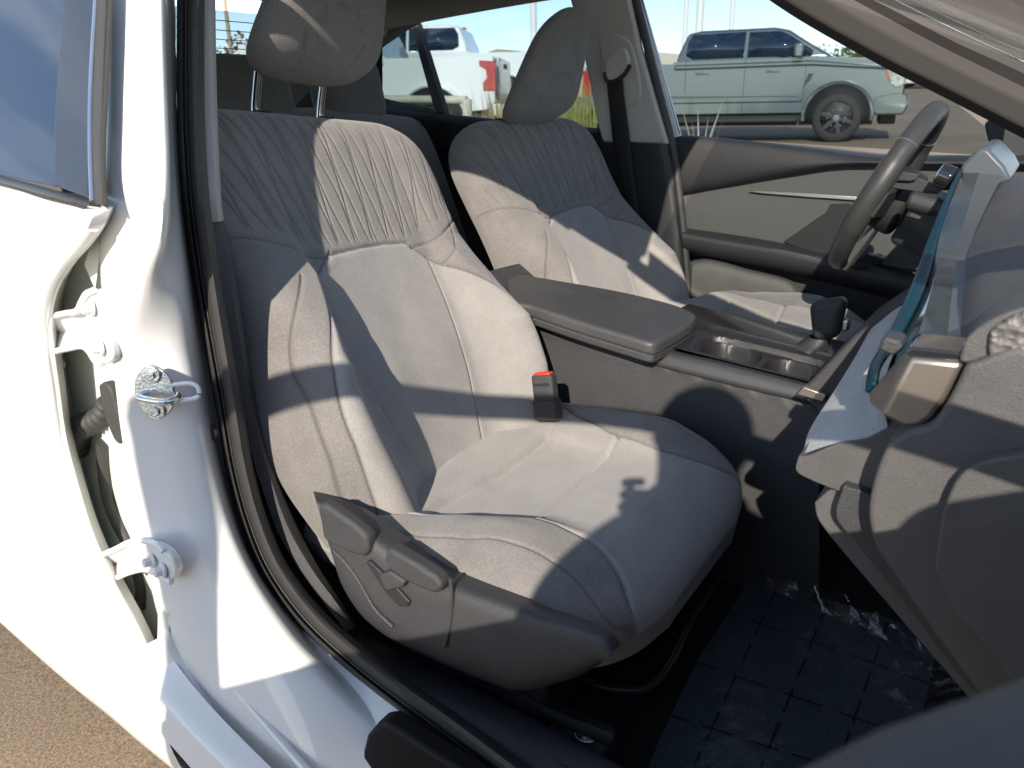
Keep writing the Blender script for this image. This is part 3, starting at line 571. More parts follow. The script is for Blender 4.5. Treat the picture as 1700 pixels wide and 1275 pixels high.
# silver upper arc insert seam and stitches
for a0 in (38,142):
    a=R(a0); c=wc+(lat*math.cos(a)+up*math.sin(a))*rw; rd_=(c-wc).normalized()
    tube('rim_seam',[c+.0172*(rd_*math.cos(q)+nw*1.12*math.sin(q)) for q in np.linspace(0,2*math.pi,17)],.0012,MT['alu'],sw,n=6,steps=30)
hub=slab('wheel_hub',[wpt(.075*math.copysign(abs(math.cos(q))**.7,math.cos(q)),.062*math.copysign(abs(math.sin(q))**.7,math.sin(q))-.01,.0) for q in np.linspace(0,2*math.pi,30)[:-1]],-nw*.055,MT['leather_dark'],sw,.012,seg=4)
for s in (-1,1): slab('wheel_spoke',[wpt(s*.05,.03,-.012),wpt(s*.165,.022,-.004),wpt(s*.168,-.03,-.004),wpt(s*.05,-.04,-.012)],-nw*.02,MT['plastic'],sw,.005)
slab('wheel_spoke',[wpt(-.045,-.05,-.01),wpt(.045,-.05,-.01),wpt(.035,-.168,-.004),wpt(-.035,-.168,-.004)],-nw*.02,MT['alu'],sw,.005)
sc=slab('steering_column',[wpt(-.06,.035,-.06),wpt(.06,.035,-.06),wpt(.075,-.02,-.06),wpt(.055,-.075,-.06),wpt(-.055,-.075,-.06),wpt(-.075,-.02,-.06)],-nw*.24,MT['plastic_grey'],car,.012,seg=4)
slab('paddle',Y(.24,[(1462,297),(1486,283),(1527,289),(1520,299),(1512,301),(1480,299)]),(0,.004,0),MT['plastic_grey'],sw,.0015)
slab('paddle',Y(.25,[(1478,303),(1522,294),(1569,311),(1556,323),(1520,318),(1474,311)]),(0,.005,0),MT['plastic_grey'],sw,.0015)
for (x0,y0,x1,y1,m,r0) in ((1598,305,1556,288,'gloss',.021),(1584,352,1508,331,'plastic_grey',.017)):
    tube('column_stalk',Y(.20,[(x0,y0),(x0*.4+x1*.6,y0*.4+y1*.6),(x1,y1)]),lambda t,r0=r0:(.010+(r0-.010)*min(1,t*2.2)) if t<.97 else r0*.7,MT[m],sc,n=18,steps=16)
# ---- driver door (far side): lining with layered trim
dd=slab('driver_door',Y(.80,[(1112,225),(1330,243),(1460,257),(1720,262),(1720,640),(1100,640)]),(0,.05,0),MT['plastic'],car,.003)
loft('door_upper_trim',[Y(.79,[(1119,223),(1200,229),(1329,243),(1456,257),(1600,258),(1720,258)]),Y(.765,[(1117,228),(1200,235),(1329,249),(1456,262),(1600,263),(1720,263)]),Y(.752,[(1120,262),(1200,264),(1329,268),(1430,268),(1600,269),(1720,269)]),Y(.752,[(1124,298),(1200,292),(1329,279),(1420,271),(1600,273),(1720,273)]),Y(.762,[(1129,318),(1200,306),(1329,285),(1412,274),(1600,275),(1720,275)]),Y(.785,[(1130,326),(1200,312),(1341,287),(1410,276),(1600,277),(1720,277)])],MT['leather_dark'],dd,nu=60,nv=5)
loft('door_cloth_panel',[Y(.787,[(1128,322),(1241,300),(1347,283),(1410,272),(1600,270),(1720,270)]),Y(.782,[(1134,352),(1245,348),(1347,345),(1419,345),(1600,350),(1720,352)]),Y(.785,[(1138,384),(1240,398),(1347,418),(1419,432),(1600,460),(1720,480)])],mat('door_cloth',(.085,.087,.085),.85,bump=.4,bscale=500,var=.12,vscale=350),dd,nu=50,nv=5)
slab('bright_strip',Y(.772,[(1243,318),(1262,317),(1340,321),(1425,327),(1425,333),(1340,327),(1265,321)]),(0,.008,0),MT['alu'],dd,.001)
loft('door_armrest',[Y(.78,[(1133,378),(1220,390),(1300,404),(1362,420),(1420,432),(1560,470)]),Y(.715,[(1133,385),(1220,400),(1300,413),(1365,427),(1420,440),(1560,480)]),Y(.705,[(1133,392),(1220,407),(1300,421),(1363,436),(1420,450),(1560,490)]),Y(.715,[(1133,412),(1220,428),(1300,444),(1361,457),(1420,470),(1560,510)]),Y(.77,[(1133,420),(1220,436),(1300,452),(1361,466),(1420,480),(1560,520)])],MT['leather_dark'],dd,nu=50,nv=5)
slab('pull_pocket',Y(.779,[(1300,402),(1372,352),(1378,339),(1412,338),(1425,345),(1425,430),(1362,421),(1340,417)]),(0,.004,0),MT['black'],dd,.002)
slab('switch_panel',Y(.70,[(1395,436),(1440,420),(1470,430),(1462,438),(1420,450)]),(0,.02,0),MT['gloss'],dd,.003)
loft('map_pocket',[Y(.765,[(1150,432),(1181,430),(1240,446),(1304,462),(1328,478),(1345,520)]),Y(.725,[(1150,440),(1178,438),(1240,453),(1300,468),(1318,484),(1330,520)]),Y(.72,[(1148,470),(1176,470),(1240,483),(1298,495),(1312,510),(1322,540)]),Y(.74,[(1146,560),(1176,570),(1240,580),(1300,590),(1312,600),(1322,620)])],mat('door_pocket_vinyl',(.10,.103,.096),.6,bump=.4,bscale=600,btype='VORONOI',var=.1,vscale=20),dd,nu=40,nv=6)
quadsheet('door_window',Y(.80,[(1040,-60),(1125,226),(1700,262),(1300,-60)]),MT['shade_glass'],dd)
slab('door_corner_trim',Y(.79,[(1634,206),(1642,198),(1720,236),(1720,268),(1656,258),(1640,232)]),(0,.02,0),MT['plastic_grey'],dd,.004)
# ---- far pillar, belt, seals
fp=slab('side_pillar',Y(.70,[(940,-70),(946,0),(955,35),(970,100),(983,162),(992,210),(1000,236),(1108,240),(1090,180),(1062,82),(1044,0),(1030,-70)]),(0,.03,0),MT['beige'],car,.008)
slab('pillar_recess',Y(.695,[(993,62),(1010,57),(1038,62),(1052,85),(1064,150),(1058,172),(1045,176),(1012,172)]),(0,.01,0),MT['beige'],fp,.006,n=40)
loft('pillar_lower_trim',[Y(.72,[(990,205),(1010,300),(1060,420),(1080,520)]),Y(.70,[(1030,232),(1050,310),(1075,420),(1090,520)]),Y(.69,[(1100,239),(1112,300),(1124,400),(1132,510)]),Y(.73,[(1113,240),(1124,300),(1136,400),(1146,510)])],MT['leather_dark'],fp,nu=30,nv=6)
tube('door_frame_seal',Y(.725,[(1040,-60),(1056,0),(1085,120),(1112,225),(1122,280),(1134,380),(1144,505)]),.011,MT['rubber'],fp,n=12)
slab('door_frame',Y(.765,[(1040,-60),(1056,0),(1112,232),(1128,226),(1064,0),(1050,-60)]),(0,.02,0),MT['paint'],dd,.002)
tube('glass_run',Y(.77,[(1049,-60),(1064,0),(1094,110),(1127,224)]),.0045,MT['black'],dd,n=8)
loft('seat_belt',[Y(.69,[(1006,125),(1010,160),(1018,235),(1030,300),(1045,360),(1060,430)]),Y(.685,[(1033,120),(1036,160),(1046,235),(1053,300),(1062,360),(1075,430)])],mat('black_webbing',(.012,.012,.014),.8,bump=.3,bscale=900),fp,nu=30,nv=3,solid=.002)
slab('belt_guide',Y(.675,[(1004,96),(1034,80),(1041,90),(1043,104),(1036,122),(1022,132),(1008,134),(1003,118)]),(0,.018,0),MT['beige'],fp,.006,n=40)
tube('guide_loop',Y(.678,[(1004,120),(1008,134),(1022,134),(1036,124),(1046,108)]),.006,MT['black'],fp,n=8)
# ---- far rear door, quarter window, headliner, rear seat
fr=slab('rear_passenger_door',Y(.78,[(560,150),(604,150),(630,168),(735,190),(860,204),(1010,216),(1010,560),(560,560)]),(0,.05,0),MT['black'],car,.003)
slab('door_inset',Y(.775,[(748,262),(900,268),(900,345),(770,335)]),(0,.006,0),mat('rear_door_cloth',(.12,.125,.115),.85,bump=.4,bscale=500),fr,.003)  # grey-green cloth inset, lighter than the black lining
loft('belt_trim',[Y(.775,[(604,150),(632,166),(735,188),(860,202),(1010,214)]),Y(.755,[(604,158),(632,175),(735,197),(860,211),(1010,223)]),Y(.775,[(604,200),(640,225),(735,245),(860,256),(1010,262)])],MT['leather_dark'],fr,nu=30,nv=4)
slab('window_divider',Y(.77,[(680,38),(691,38),(738,189),(722,187)]),(0,.03,0),MT['black'],fr,.003)
slab('door_window',Y(.795,[(686,-60),(686,40),(732,190),(860,204),(1012,216),(990,100),(950,-60)]),(0,.004,0),MT['glass'],fr,.0)
slab('quarter_window',Y(.793,[(604,150),(632,168),(728,188),(686,40),(640,60),(612,100)]),(0,.004,0),MT['shade_glass'],fr,.0)
tube('quarter_seal',Y(.775,[(682,40),(640,66),(620,92),(612,120),(612,146),(626,163),(660,174),(728,188)]),.011,MT['rubber'],fr,n=10,steps=60)
hl=loft('headliner',[Y(.72,[(560,150),(602,146),(610,112),(628,86),(660,62),(700,38),(780,11),(860,-3),(940,-12)]),Y(.66,[(560,120),(594,120),(606,90),(624,66),(660,44),(700,22),(780,-6),(860,-20),(940,-30)]),Y(.60,[(560,60),(590,60),(604,40),(624,24),(660,8),(700,-12),(780,-36),(860,-50),(940,-60)]),Y(.45,[(560,0),(590,-10),(610,-20),(640,-30),(670,-36),(710,-50),(780,-66),(860,-80),(940,-90)])],MT['beige'],car,nu=50,nv=5)
slab('assist_grip',Y(.60,[(625,34),(634,30),(638,50),(632,62),(626,56)]),(0,.02,0),MT['beige'],hl,.004)
rs=loft('rear_seat',[[(-1.18,-.66,1.0),(-1.16,-.3,1.03),(-1.16,.3,1.03),(-1.18,.68,1.0)],[(-1.12,-.66,1.03),(-1.08,-.3,1.06),(-1.08,.3,1.06),(-1.12,.68,1.03)],[(-1.02,-.66,.98),(-.99,-.3,1.0),(-.99,.3,1.0),(-1.02,.68,.98)],[(-.86,-.66,.6),(-.84,-.3,.6),(-.84,.3,.6),(-.86,.68,.6)],[(-.82,-.66,.5),(-.8,-.3,.5),(-.8,.3,.5),(-.82,.68,.5)],[(-.38,-.66,.52),(-.36,-.3,.53),(-.36,.3,.53),(-.38,.68,.52)],[(-.33,-.66,.30),(-.32,-.3,.30),(-.32,.3,.30),(-.33,.68,.3)]],MT['fab_dark'],car,nu=40,nv=8)
for y_,w_ in ((-.40,.12),(.03,.155),(.42,.12)):
    o=bx('rear_headrest',Vector((-1.10,y_,1.105)),(.10,w_*2,.17),MT['fab_dark'],rs,0,R(-12),.035)
shelf=loft('parcel_shelf',[[(-1.10,-.68,1.01),(-1.10,.69,1.01)],[(-1.86,-.66,1.03),(-1.86,.67,1.03)]],MT['black'],car,nu=4,nv=2)
quadsheet('rear_side_trim',[(-2.1,.67,.4),(-1.0,.70,.4),(-1.0,.69,1.03),(-1.55,.665,1.06),(-2.1,.64,1.03)],MT['black'],shelf)
quadsheet('rear_bulkhead',[(-1.24,-.70,.3),(-1.24,.70,.3),(-1.24,.68,1.02),(-1.24,-.68,1.02)],MT['black'],shelf)
# rear glass with heater lines
rg=[Vector((-1.82,-.58,1.03)),Vector((-1.82,.58,1.03)),Vector((-1.22,.50,1.30)),Vector((-1.22,-.50,1.30))]
rwin=slab('rear_window',rg,(.004,0,.004),MT['glass'],car,0)
for k in range(13):
    t=(k+1)/14; a=rg[0].lerp(rg[3],t); b=rg[1].lerp(rg[2],t); tube('heater_line',[a+Vector((.006,.03,.004)),b+Vector((.006,-.03,.004))],.0012,MT['bronze'],rwin,n=5,steps=2)
# roof, pillars, windscreen
def roofrow(x,z,w): return [(x,-w,z-.075),(x,-w+.06,z-.03),(x,-w*.55,z),(x,0,z+.012),(x,w*.55,z),(x,w-.06,z-.03),(x,w,z-.075)]
rf=loft('roof',[roofrow(-1.25,1.40,.56),roofrow(-.9,1.44,.60),roofrow(-.4,1.46,.63),roofrow(0,1.44,.63),[(.24,-.62,1.335),(.22,-.52,1.36),(.17,-.3,1.385),(.14,0,1.395),(.12,.3,1.385),(.10,.56,1.355),(.10,.62,1.31)]],MT['paint'],car,nu=50,nv=8,solid=.03,off=-1)
loft('headliner_sheet',[roofrow(-1.25,1.34,.56),roofrow(-.4,1.395,.62),roofrow(.05,1.365,.61)],MT['beige'],hl,nu=30,nv=8)
# far windscreen pillar (three folds) and its sunlit edge, painted in as paler trim
ap=loft('windscreen_pillar',[Y(.70,[(1240,-25),(1330,35),(1460,108),(1560,158),(1720,241)]),Y(.665,[(1275,-22),(1345,25),(1475,98),(1580,150),(1720,222)]),Y(.650,[(1330,-25),(1400,15),(1520,80),(1620,130),(1720,178)]),Y(.66,[(1370,-25),(1440,12),(1560,76),(1650,120),(1720,155)]),Y(.645,[(1400,-25),(1470,10),(1590,72),(1670,108),(1720,132)]),Y(.66,[(1440,-25),(1500,8),(1620,66),(1690,98),(1720,112)])],mat('pillar_cloth',(.088,.079,.075),.9,bump=.3,bscale=900,var=.05,vscale=200),car,nu=40,nv=6,lin=True)
loft('pillar_sunlit_edge',[Y(.655,[(1445,-22),(1505,8),(1622,66),(1720,111)]),Y(.64,[(1475,-22),(1545,8),(1655,56),(1720,84)]),Y(.655,[(1500,-22),(1575,8),(1670,48),(1720,70)])],MT['beige'],ap,nu=30,nv=5)
loft('pillar_outer',[Y(.66,[(1500,-22),(1575,8),(1670,48),(1720,70)]),Y(.665,[(1620,-30),(1660,-10),(1700,20),(1720,30)]),Y(.68,[(1720,-60),(1740,-40),(1760,-10),(1780,10)])],mat('pillar_cloth_2',(.21,.185,.175),.9,bump=.3,bscale=900),ap,nu=20,nv=4)
na=loft('windscreen_pillar',[[(.24,-.60,1.345),(.55,-.66,1.235),(.90,-.74,1.09),(1.22,-.80,.95)],[(.26,-.66,1.33),(.57,-.72,1.22),(.92,-.80,1.075),(1.24,-.86,.93)],[(.20,-.65,1.30),(.52,-.71,1.195),(.86,-.79,1.05),(1.18,-.85,.91)],[(.20,-.59,1.31),(.52,-.65,1.205),(.86,-.73,1.06),(1.18,-.79,.92)]],MT['paint'],car,nu=20,nv=3)
ws_=slab('windscreen',[(.24,-.58,1.36),(.10,.58,1.335),(1.05,.72,.90),(1.22,-.78,.95)],(.004,0,.006),MT['wind'],car,0)
# roof rail over the near doorway and rear quarter (out of the picture, they shade the cabin)
loft('roof_rail',[[(-1.3,-.57,1.32),(-.7,-.60,1.37),(-.2,-.61,1.385),(.24,-.61,1.36)],[(-1.3,-.62,1.30),(-.7,-.655,1.35),(-.2,-.665,1.365),(.24,-.66,1.34)],[(-1.3,-.60,1.26),(-.7,-.63,1.31),(-.2,-.64,1.325),(.22,-.64,1.31)]],MT['paint'],car,nu=30,nv=4)
# near rear quarter
loft('quarter_panel',[[(-1.15,-.88,.95),(-1.7,-.86,1.0),(-2.2,-.80,1.0)],[(-1.15,-.90,.6),(-1.7,-.90,.7),(-2.25,-.84,.7)],[(-1.15,-.86,.3),(-1.7,-.88,.45),(-2.25,-.82,.45)]],MT['paint'],car,nu=20,nv=6)
loft('quarter_panel',[[(-1.15,.83,.95),(-1.7,.82,1.0),(-2.2,.78,1.0)],[(-.6,.87,.6),(-1.7,.88,.7),(-2.25,.82,.7)],[(-.6,.84,.3),(-1.7,.86,.45),(-2.25,.8,.45)]],MT['paint'],car,nu=20,nv=6)
loft('rear_deck',[[(-1.8,-.7,.99),(-1.8,.7,.99)],[(-2.25,-.78,.95),(-2.25,.78,.95)],[(-2.35,-.78,.85),(-2.35,.78,.85)],[(-2.3,-.78,.45),(-2.3,.78,.45)]],MT['paint'],car,nu=12,nv=4)
loft('rear_pillar',[[(-1.85,-.66,1.02),(-1.25,-.56,1.29)],[(-1.6,-.76,1.0),(-1.15,-.60,1.27)],[(-1.25,-.80,1.0),(-1.05,-.62,1.27)]],MT['paint'],car,nu=12,nv=5)
loft('rear_pillar',[[(-1.85,.66,1.02),(-1.25,.56,1.29)],[(-1.6,.76,1.0),(-1.2,.60,1.27)],[(-1.32,.80,1.0),(-1.15,.64,1.24)]],MT['black'],car,nu=12,nv=5)
# ---- dashboard
db=loft('dashboard',[Y(0,[(1592,592,-.585),(1600,480,-.36),(1612,400,-.12),(1650,318,.10),(1672,290,.30)]),Y(0,[(1640,548,-.57),(1652,440,-.36),(1668,380,-.12),(1700,310,.10),(1712,290,.30)]),[(.72,-.62,.925),(.76,-.36,.94),(.78,-.12,.95),(.78,.1,.96),(.78,.62,.94)],[(1.0,-.66,.90),(1.04,-.36,.91),(1.06,-.12,.92),(1.06,.1,.92),(1.0,.64,.9)]],MT['leather'],car,nu=60,nv=10)
en=slab('dash_end',Y(-.665,[(1604,604),(1720,604),(1800,1180),(1700,1230),(1640,1170),(1560,1065),(1480,950),(1452,905),(1442,840),(1468,750),(1505,718),(1545,706),(1575,664),(1600,614)]),(0,.05,0),MT['leather'],db,.012,seg=5,n=160)
slab('end_cover',Y(-.668,[(1555,930),(1572,830),(1612,765),(1720,742),(1800,760),(1800,1200),(1740,1180),(1640,1060),(1580,985)]),(0,-.016,0),MT['leather'],db,.012,seg=5,n=100)
slab('dash_end_cap',Y(-.655,[(1593,592),(1606,560),(1650,528),(1720,505),(1800,500),(1800,606),(1600,603)]),(0,.06,0),MT['leather'],db,.008,seg=4,n=90)
slab('tweeter_grille',Y(-.662,[(1641,575),(1646,550),(1672,530),(1720,515),(1760,530),(1760,600),(1650,596)]),(0,.01,0),mat('dimpled_grille',(.16,.15,.14),.5,bump=1,bscale=140,btype='VORONOI',bdist=.006),db,.003,n=60)
gb=slab('glovebox',Y(-.60,[(1352,835),(1385,812),(1440,833),(1470,900),(1560,1040),(1640,1150),(1655,1175),(1625,1172),(1575,1120),(1480,1010),(1390,905),(1358,862)]),(0,.42,0),MT['leather'],db,.012,seg=4,n=120)
slab('knee_panel',Y(-.625,[(1400,806),(1450,828),(1468,900),(1560,1045),(1640,1160),(1600,1130),(1500,1000),(1420,900),(1388,858)]),(0,.30,0),MT['plastic_grey'],db,.01,n=100)
# fabric ledge across the dash
def row(pairs): return [at(a,b,y=c) for a,b,c in pairs]
loft('felt_ledge',[row([(1332,757,-.60),(1345,712,-.52),(1383,652,-.38),(1420,592,-.24),(1450,540,-.08),(1480,508,.06)]),row([(1338,752,-.605),(1352,708,-.52),(1392,645,-.38),(1430,584,-.24),(1460,532,-.08),(1490,500,.06)]),row([(1390,735,-.61),(1405,690,-.54),(1430,630,-.42),(1462,560,-.26),(1492,510,-.10),(1512,486,.06)]),row([(1440,726,-.61),(1442,690,-.56),(1452,640,-.46),(1478,575,-.30),(1510,510,-.12),(1530,472,.06)]),row([(1474,713,-.605),(1468,670,-.56),(1472,620,-.46),(1495,560,-.30),(1525,490,-.12),(1548,450,.06)])],MT['fab_pad'],db,nu=50,nv=8)
slab('ledge_end',Y(-.612,[(1326,757),(1340,757),(1390,737),(1440,727),(1470,716),(1500,712),(1468,750),(1441,832),(1400,818),(1345,796),(1322,781)]),(0,.5,0),MT['leather'],db,.005,n=100)
slab('center_stack_side',Y(-.10,[(1325,652),(1338,640),(1420,555),(1500,500),(1520,520),(1480,590),(1380,720),(1345,672)]),(0,.18,0),MT['plastic'],db,.006)
slab('stack_foot',Y(-.112,[(1322,655),(1334,642),(1372,656),(1366,668)]),(0,.02,0),MT['bronze'],db,.002)
# glossy band
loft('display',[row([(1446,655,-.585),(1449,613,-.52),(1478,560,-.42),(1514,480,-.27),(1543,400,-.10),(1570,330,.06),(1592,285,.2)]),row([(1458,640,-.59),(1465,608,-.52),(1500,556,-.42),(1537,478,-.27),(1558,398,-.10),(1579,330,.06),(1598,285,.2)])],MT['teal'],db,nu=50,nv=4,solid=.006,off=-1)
loft('display_bezel',[row([(1480,620,-.585),(1500,558,-.43),(1537,478,-.27),(1558,398,-.10),(1579,330,.06),(1598,284,.2)]),row([(1512,585,-.585),(1526,550,-.45),(1547,478,-.28),(1565,398,-.10),(1585,330,.06),(1602,284,.2)])],MT['gloss'],db,nu=50,nv=4)
loft('clear_cover',[row([(1512,588,-.585),(1526,550,-.48),(1547,478,-.30),(1565,398,-.10),(1585,330,.06),(1602,284,.2)]),row([(1570,588,-.585),(1574,545,-.48),(1582,475,-.30),(1594,398,-.10),(1612,330,.06),(1626,284,.2)])],mat('grey_glass_trim',(.04,.052,.053),.22,coat=.25,spec=.3,var=.25,vscale=14),db,nu=40,nv=4)
loft('cover_strip',[row([(1570,588,-.585),(1574,545,-.48),(1582,475,-.30),(1594,398,-.10),(1612,330,.06),(1626,284,.2)]),row([(1594,588,-.585),(1596,545,-.50),(1603,475,-.32),(1614,398,-.12),(1650,318,.08),(1668,290,.2)])],mat('soft_grey_trim',(.11,.118,.118),.4),db,nu=40,nv=4)
slab('instrument_hood',Y(.19,[(1592,288),(1598,272),(1624,246),(1640,246),(1668,276),(1680,300),(1660,306),(1636,330),(1612,345),(1590,330)]),(0,.32,0),MT['alu'] if 0 else mat('hood_grey',(.10,.115,.13),.4),db,.006)
slab('vent_tab',Y(-.585,[(1457,581),(1466,558),(1496,566),(1500,580),(1482,592)]),(0,.03,0),MT['plastic_grey'],db,.003)
# bronze end trim with its chamfer
bm=bmesh.new(); q=[at(*p) for p in ()]
main=Y(-.655,[(1512,594),(1596,602),(1594,612),(1572,658),(1546,694),(1526,708),(1502,710),(1462,690)]); ch=[at(1440,657,y=-.60),at(1446,674,y=-.61),at(1500,586,y=-.60)]
V=[bm.verts.new(p) for p in main+ch]; bm.faces.new(V[:8]); bm.faces.new((V[0],V[7],V[9],V[8],V[10]))
r=bmesh.ops.extrude_face_region(bm,geom=bm.faces[:])
for v in [g for g in r['geom'] if isinstance(g,bmesh.types.BMVert)]: v.co+=Vector((.01,.05,0))
fin('end_trim',bm,MT['bronze'],db,.004,seg=3)
slab('trim_lip',Y(-.65,[(1500,586),(1512,576),(1598,586),(1600,602),(1512,594)]),(0,.05,0),MT['gloss'],db,.002)
# cowl, bonnet, wing
loft('bonnet',[[(1.0,-.86,.80),(1.05,-.5,.90),(1.08,0,.92),(1.05,.5,.90),(1.0,.86,.8)],[(1.6,-.85,.76),(1.6,-.5,.84),(1.6,0,.86),(1.6,.5,.84),(1.6,.85,.76)],[(2.1,-.75,.6),(2.15,-.5,.66),(2.2,0,.68),(2.15,.5,.66),(2.1,.75,.6)]],MT['paint'],car,nu=30,nv=8)
loft('front_wing',[[(.98,-.86,.86),(1.5,-.87,.78),(2.1,-.76,.6)],[(.98,-.91,.6),(1.5,-.92,.62),(2.1,-.8,.5)],[(.98,-.89,.25),(1.25,-.9,.3),(2.1,-.8,.3)]],MT['paint'],car,nu=20,nv=6)
loft('firewall',[[(.98,-.86,.88),(.98,.86,.88)],[(.98,-.86,.2),(.98,.86,.2)]],MT['black'],car,nu=4,nv=2)
loft('far_side_skin',[[(-.4,.86,.93),(1.0,.86,.9)],[(-.4,.9,.6),(1.0,.9,.6)],[(-.4,.87,.2),(1.0,.87,.2)]],MT['paint'],car,nu=6,nv=5)
# ---- open front passenger door
PH=Vector((.93,-.85,0)); DA=R(52.5); DL=Vector((-math.cos(DA),-math.sin(DA),0)); DO=Vector((math.sin(DA),-math.cos(DA),0))   # along the door, outwards
def dp(l,o,z): return PH+DL*l+DO*o+Vector((0,0,z))
pd=slab('passenger_door',[dp(0,.02,.28),dp(1.29,.02,.25),dp(1.35,.02,.55),dp(1.35,.02,.838),dp(.6,.02,.875),dp(.0,.02,.94)],DO*.10,MT['paint'],car,.02,seg=4)
slab('door_lining',[dp(.03,-.045,.30),dp(1.27,-.005,.28),dp(1.32,-.005,.55),dp(1.32,-.005,.848),dp(.66,-.03,.89),dp(.42,-.05,.912),dp(.04,-.05,.925)],DO*.075,mat('door_lining_vinyl',(.05,.05,.05),.6,bump=.3,bscale=700,btype='VORONOI',bdist=.001),pd,.02,seg=5)
def fr_tube(n,path,r,m): return tube(n,path,r,m,pd,n=10,steps=60)
loft('window_frame',[[dp(1.35,.05,.87),dp(1.34,.03,1.09),dp(1.32,-.01,1.23),dp(1.27,-.04,1.285),dp(0.89,-.05,1.265),dp(.45,-.02,1.135),dp(.05,.04,.93)],[dp(1.26,.05,.87),dp(1.25,.03,1.09),dp(1.24,-.01,1.20),dp(1.21,-.04,1.242),dp(0.87,-.045,1.222),dp(.46,-.015,1.093),dp(.14,.04,.93)]],MT['black'],pd,nu=70,nv=4,solid=.03)
slab('door_mirror',[dp(.22,.14,.93),dp(.40,.14,.93),dp(.42,.14,1.0),dp(.38,.14,1.06),dp(.26,.14,1.06),dp(.20,.14,1.0)],DO*.19,MT['paint'],pd,.03,seg=5)
slab('mirror_foot',[dp(.24,.10,.90),dp(.34,.10,.90),dp(.34,.10,.95),dp(.26,.10,.95)],DO*.08,MT['black'],pd,.01)
# ================================================================== loose things in the car
mm=mat('mat_carpet',(.055,.072,.085),.95,bump=.9,bscale=800,var=.5,vscale=420,spec=.15)
mo=[at(1243,962,z=.215),at(1345,985,z=.215),at(1560,1052,z=.215),at(1690,1120,z=.215),at(1760,1300,z=.215),at(1500,1420,z=.215),at(1050,1330,z=.215),at(1095,1225,z=.215),at(1160,1090,z=.215)]
fm=slab('floor_mat',mo,(0,0,-.008),mm,None,.003); tag(fm,'black carpet floor mat with a pressed grid, lying in the passenger footwell','floor mat')
gl=[((1165,1000),(1700,1190)),((1130,1090),(1700,1290)),((1090,1180),(1560,1330)),((1290,975),(1130,1320)),((1375,1000),(1240,1330)),((1475,1030),(1370,1330)),((1580,1075),(1490,1330))]
bm=bmesh.new()
for a,b in gl:
    A,B=at(*a,z=.2162),at(*b,z=.2162)
    for k in range(6):
        s0,s1=(k+.08)/6,(k+.78)/6; p,q=A.lerp(B,s0),A.lerp(B,s1); d=(q-p).normalized().cross(Vector((0,0,1)))*.0018
        bm.faces.new([bm.verts.new(v) for v in (p-d,q-d,q+d,p+d)])
fin('pressed_grid',bm,MT['carpet'],fm)
film=glass('clear_film',(.985,.99,1.0),.8,1.25,.14)
b_=film.node_tree.nodes; nz_=b_.new('ShaderNodeTexNoise'); nz_.inputs['Scale'].default_value=14; nz_.inputs['Detail'].default_value=5; tc_=b_.new('ShaderNodeTexCoord'); bp_=b_.new('ShaderNodeBump'); bp_.inputs['Strength'].default_value=.35; bp_.inputs['Distance'].default_value=.02
film.node_tree.links.new(tc_.outputs['Object'],nz_.inputs['Vector']); film.node_tree.links.new(nz_.outputs['Fac'],bp_.inputs['Height'])
for n in b_:
    if n.type=='VECT_MATH': film.node_tree.links.new(bp_.outputs['Normal'],n.inputs[1])
    if n.type=='BSDF_GLOSSY': film.node_tree.links.new(bp_.outputs['Normal'],n.inputs['Normal'])
c4=[at(1180,1040,z=.222),at(1600,1135,z=.222),at(1560,1400,z=.222),at(1040,1330,z=.222)]
nu,nv=120,90; G=np.zeros((nv,nu,3))
for j in range(nv):
    for i in range(nu):
        s,t=i/(nu-1),j/(nv-1); p=(c4[0]*(1-s)+c4[1]*s)*(1-t)+(c4[3]*(1-s)+c4[2]*s)*t
        z=.22*(.004*math.sin(s*17+t*9)*math.sin(t*13-s*6)+.0025*math.sin(s*41+t*23+2*math.sin(t*9))+.003*math.sin(t*31+3*math.sin(s*7)))
        G[j,i]=(p.x,p.y,p.z+.003+abs(z))
# the sheet's far edge stands up in a crinkled fold
e0,e1=at(1250,966,z=.222),at(1575,1108,z=.222); fold=[]
for k,h in enumerate((0,.006,.014,.024)):
    fold.append([tuple(e0.lerp(e1,s)+Vector((-.006*k,.012*k+.004*k*math.sin(s*23+k),h*(.25+.75*math.sin(math.pi*min(1,s*1.02))*(1+.35*math.sin(s*37))))) ) for s in np.linspace(0,1,nu)])
flat=np.array([[tuple(Vector(p).lerp(Vector(G[0,i]),t)) for i,p in enumerate(fold[0])] for t in np.linspace(1,0,14)])
G=np.concatenate([flat[::-1],G])
fo=link('plastic_film',grid_mesh('plastic_film',G),film); 
crz=glass('folded_film',(.95,.96,.97),.9,2.0,.16); CN=crz.node_tree; nn=CN.nodes.new('ShaderNodeTexNoise'); nn.inputs['Scale'].default_value=45; nn.inputs['Detail'].default_value=4; tcc=CN.nodes.new('ShaderNodeTexCoord'); bb=CN.nodes.new('ShaderNodeBump'); bb.inputs['Strength'].default_value=.4; bb.inputs['Distance'].default_value=.008
CN.links.new(tcc.outputs['Object'],nn.inputs['Vector']); CN.links.new(nn.outputs['Fac'],bb.inputs['Height'])
for n in CN.nodes:
    if n.type=='BSDF_GLOSSY': CN.links.new(bb.outputs['Normal'],n.inputs['Normal'])
link('folded_edge',grid_mesh('folded_edge',np.array(fold)),crz,fo)
tag(fo,'clear crinkled plastic film spread over the black floor mat','plastic film')
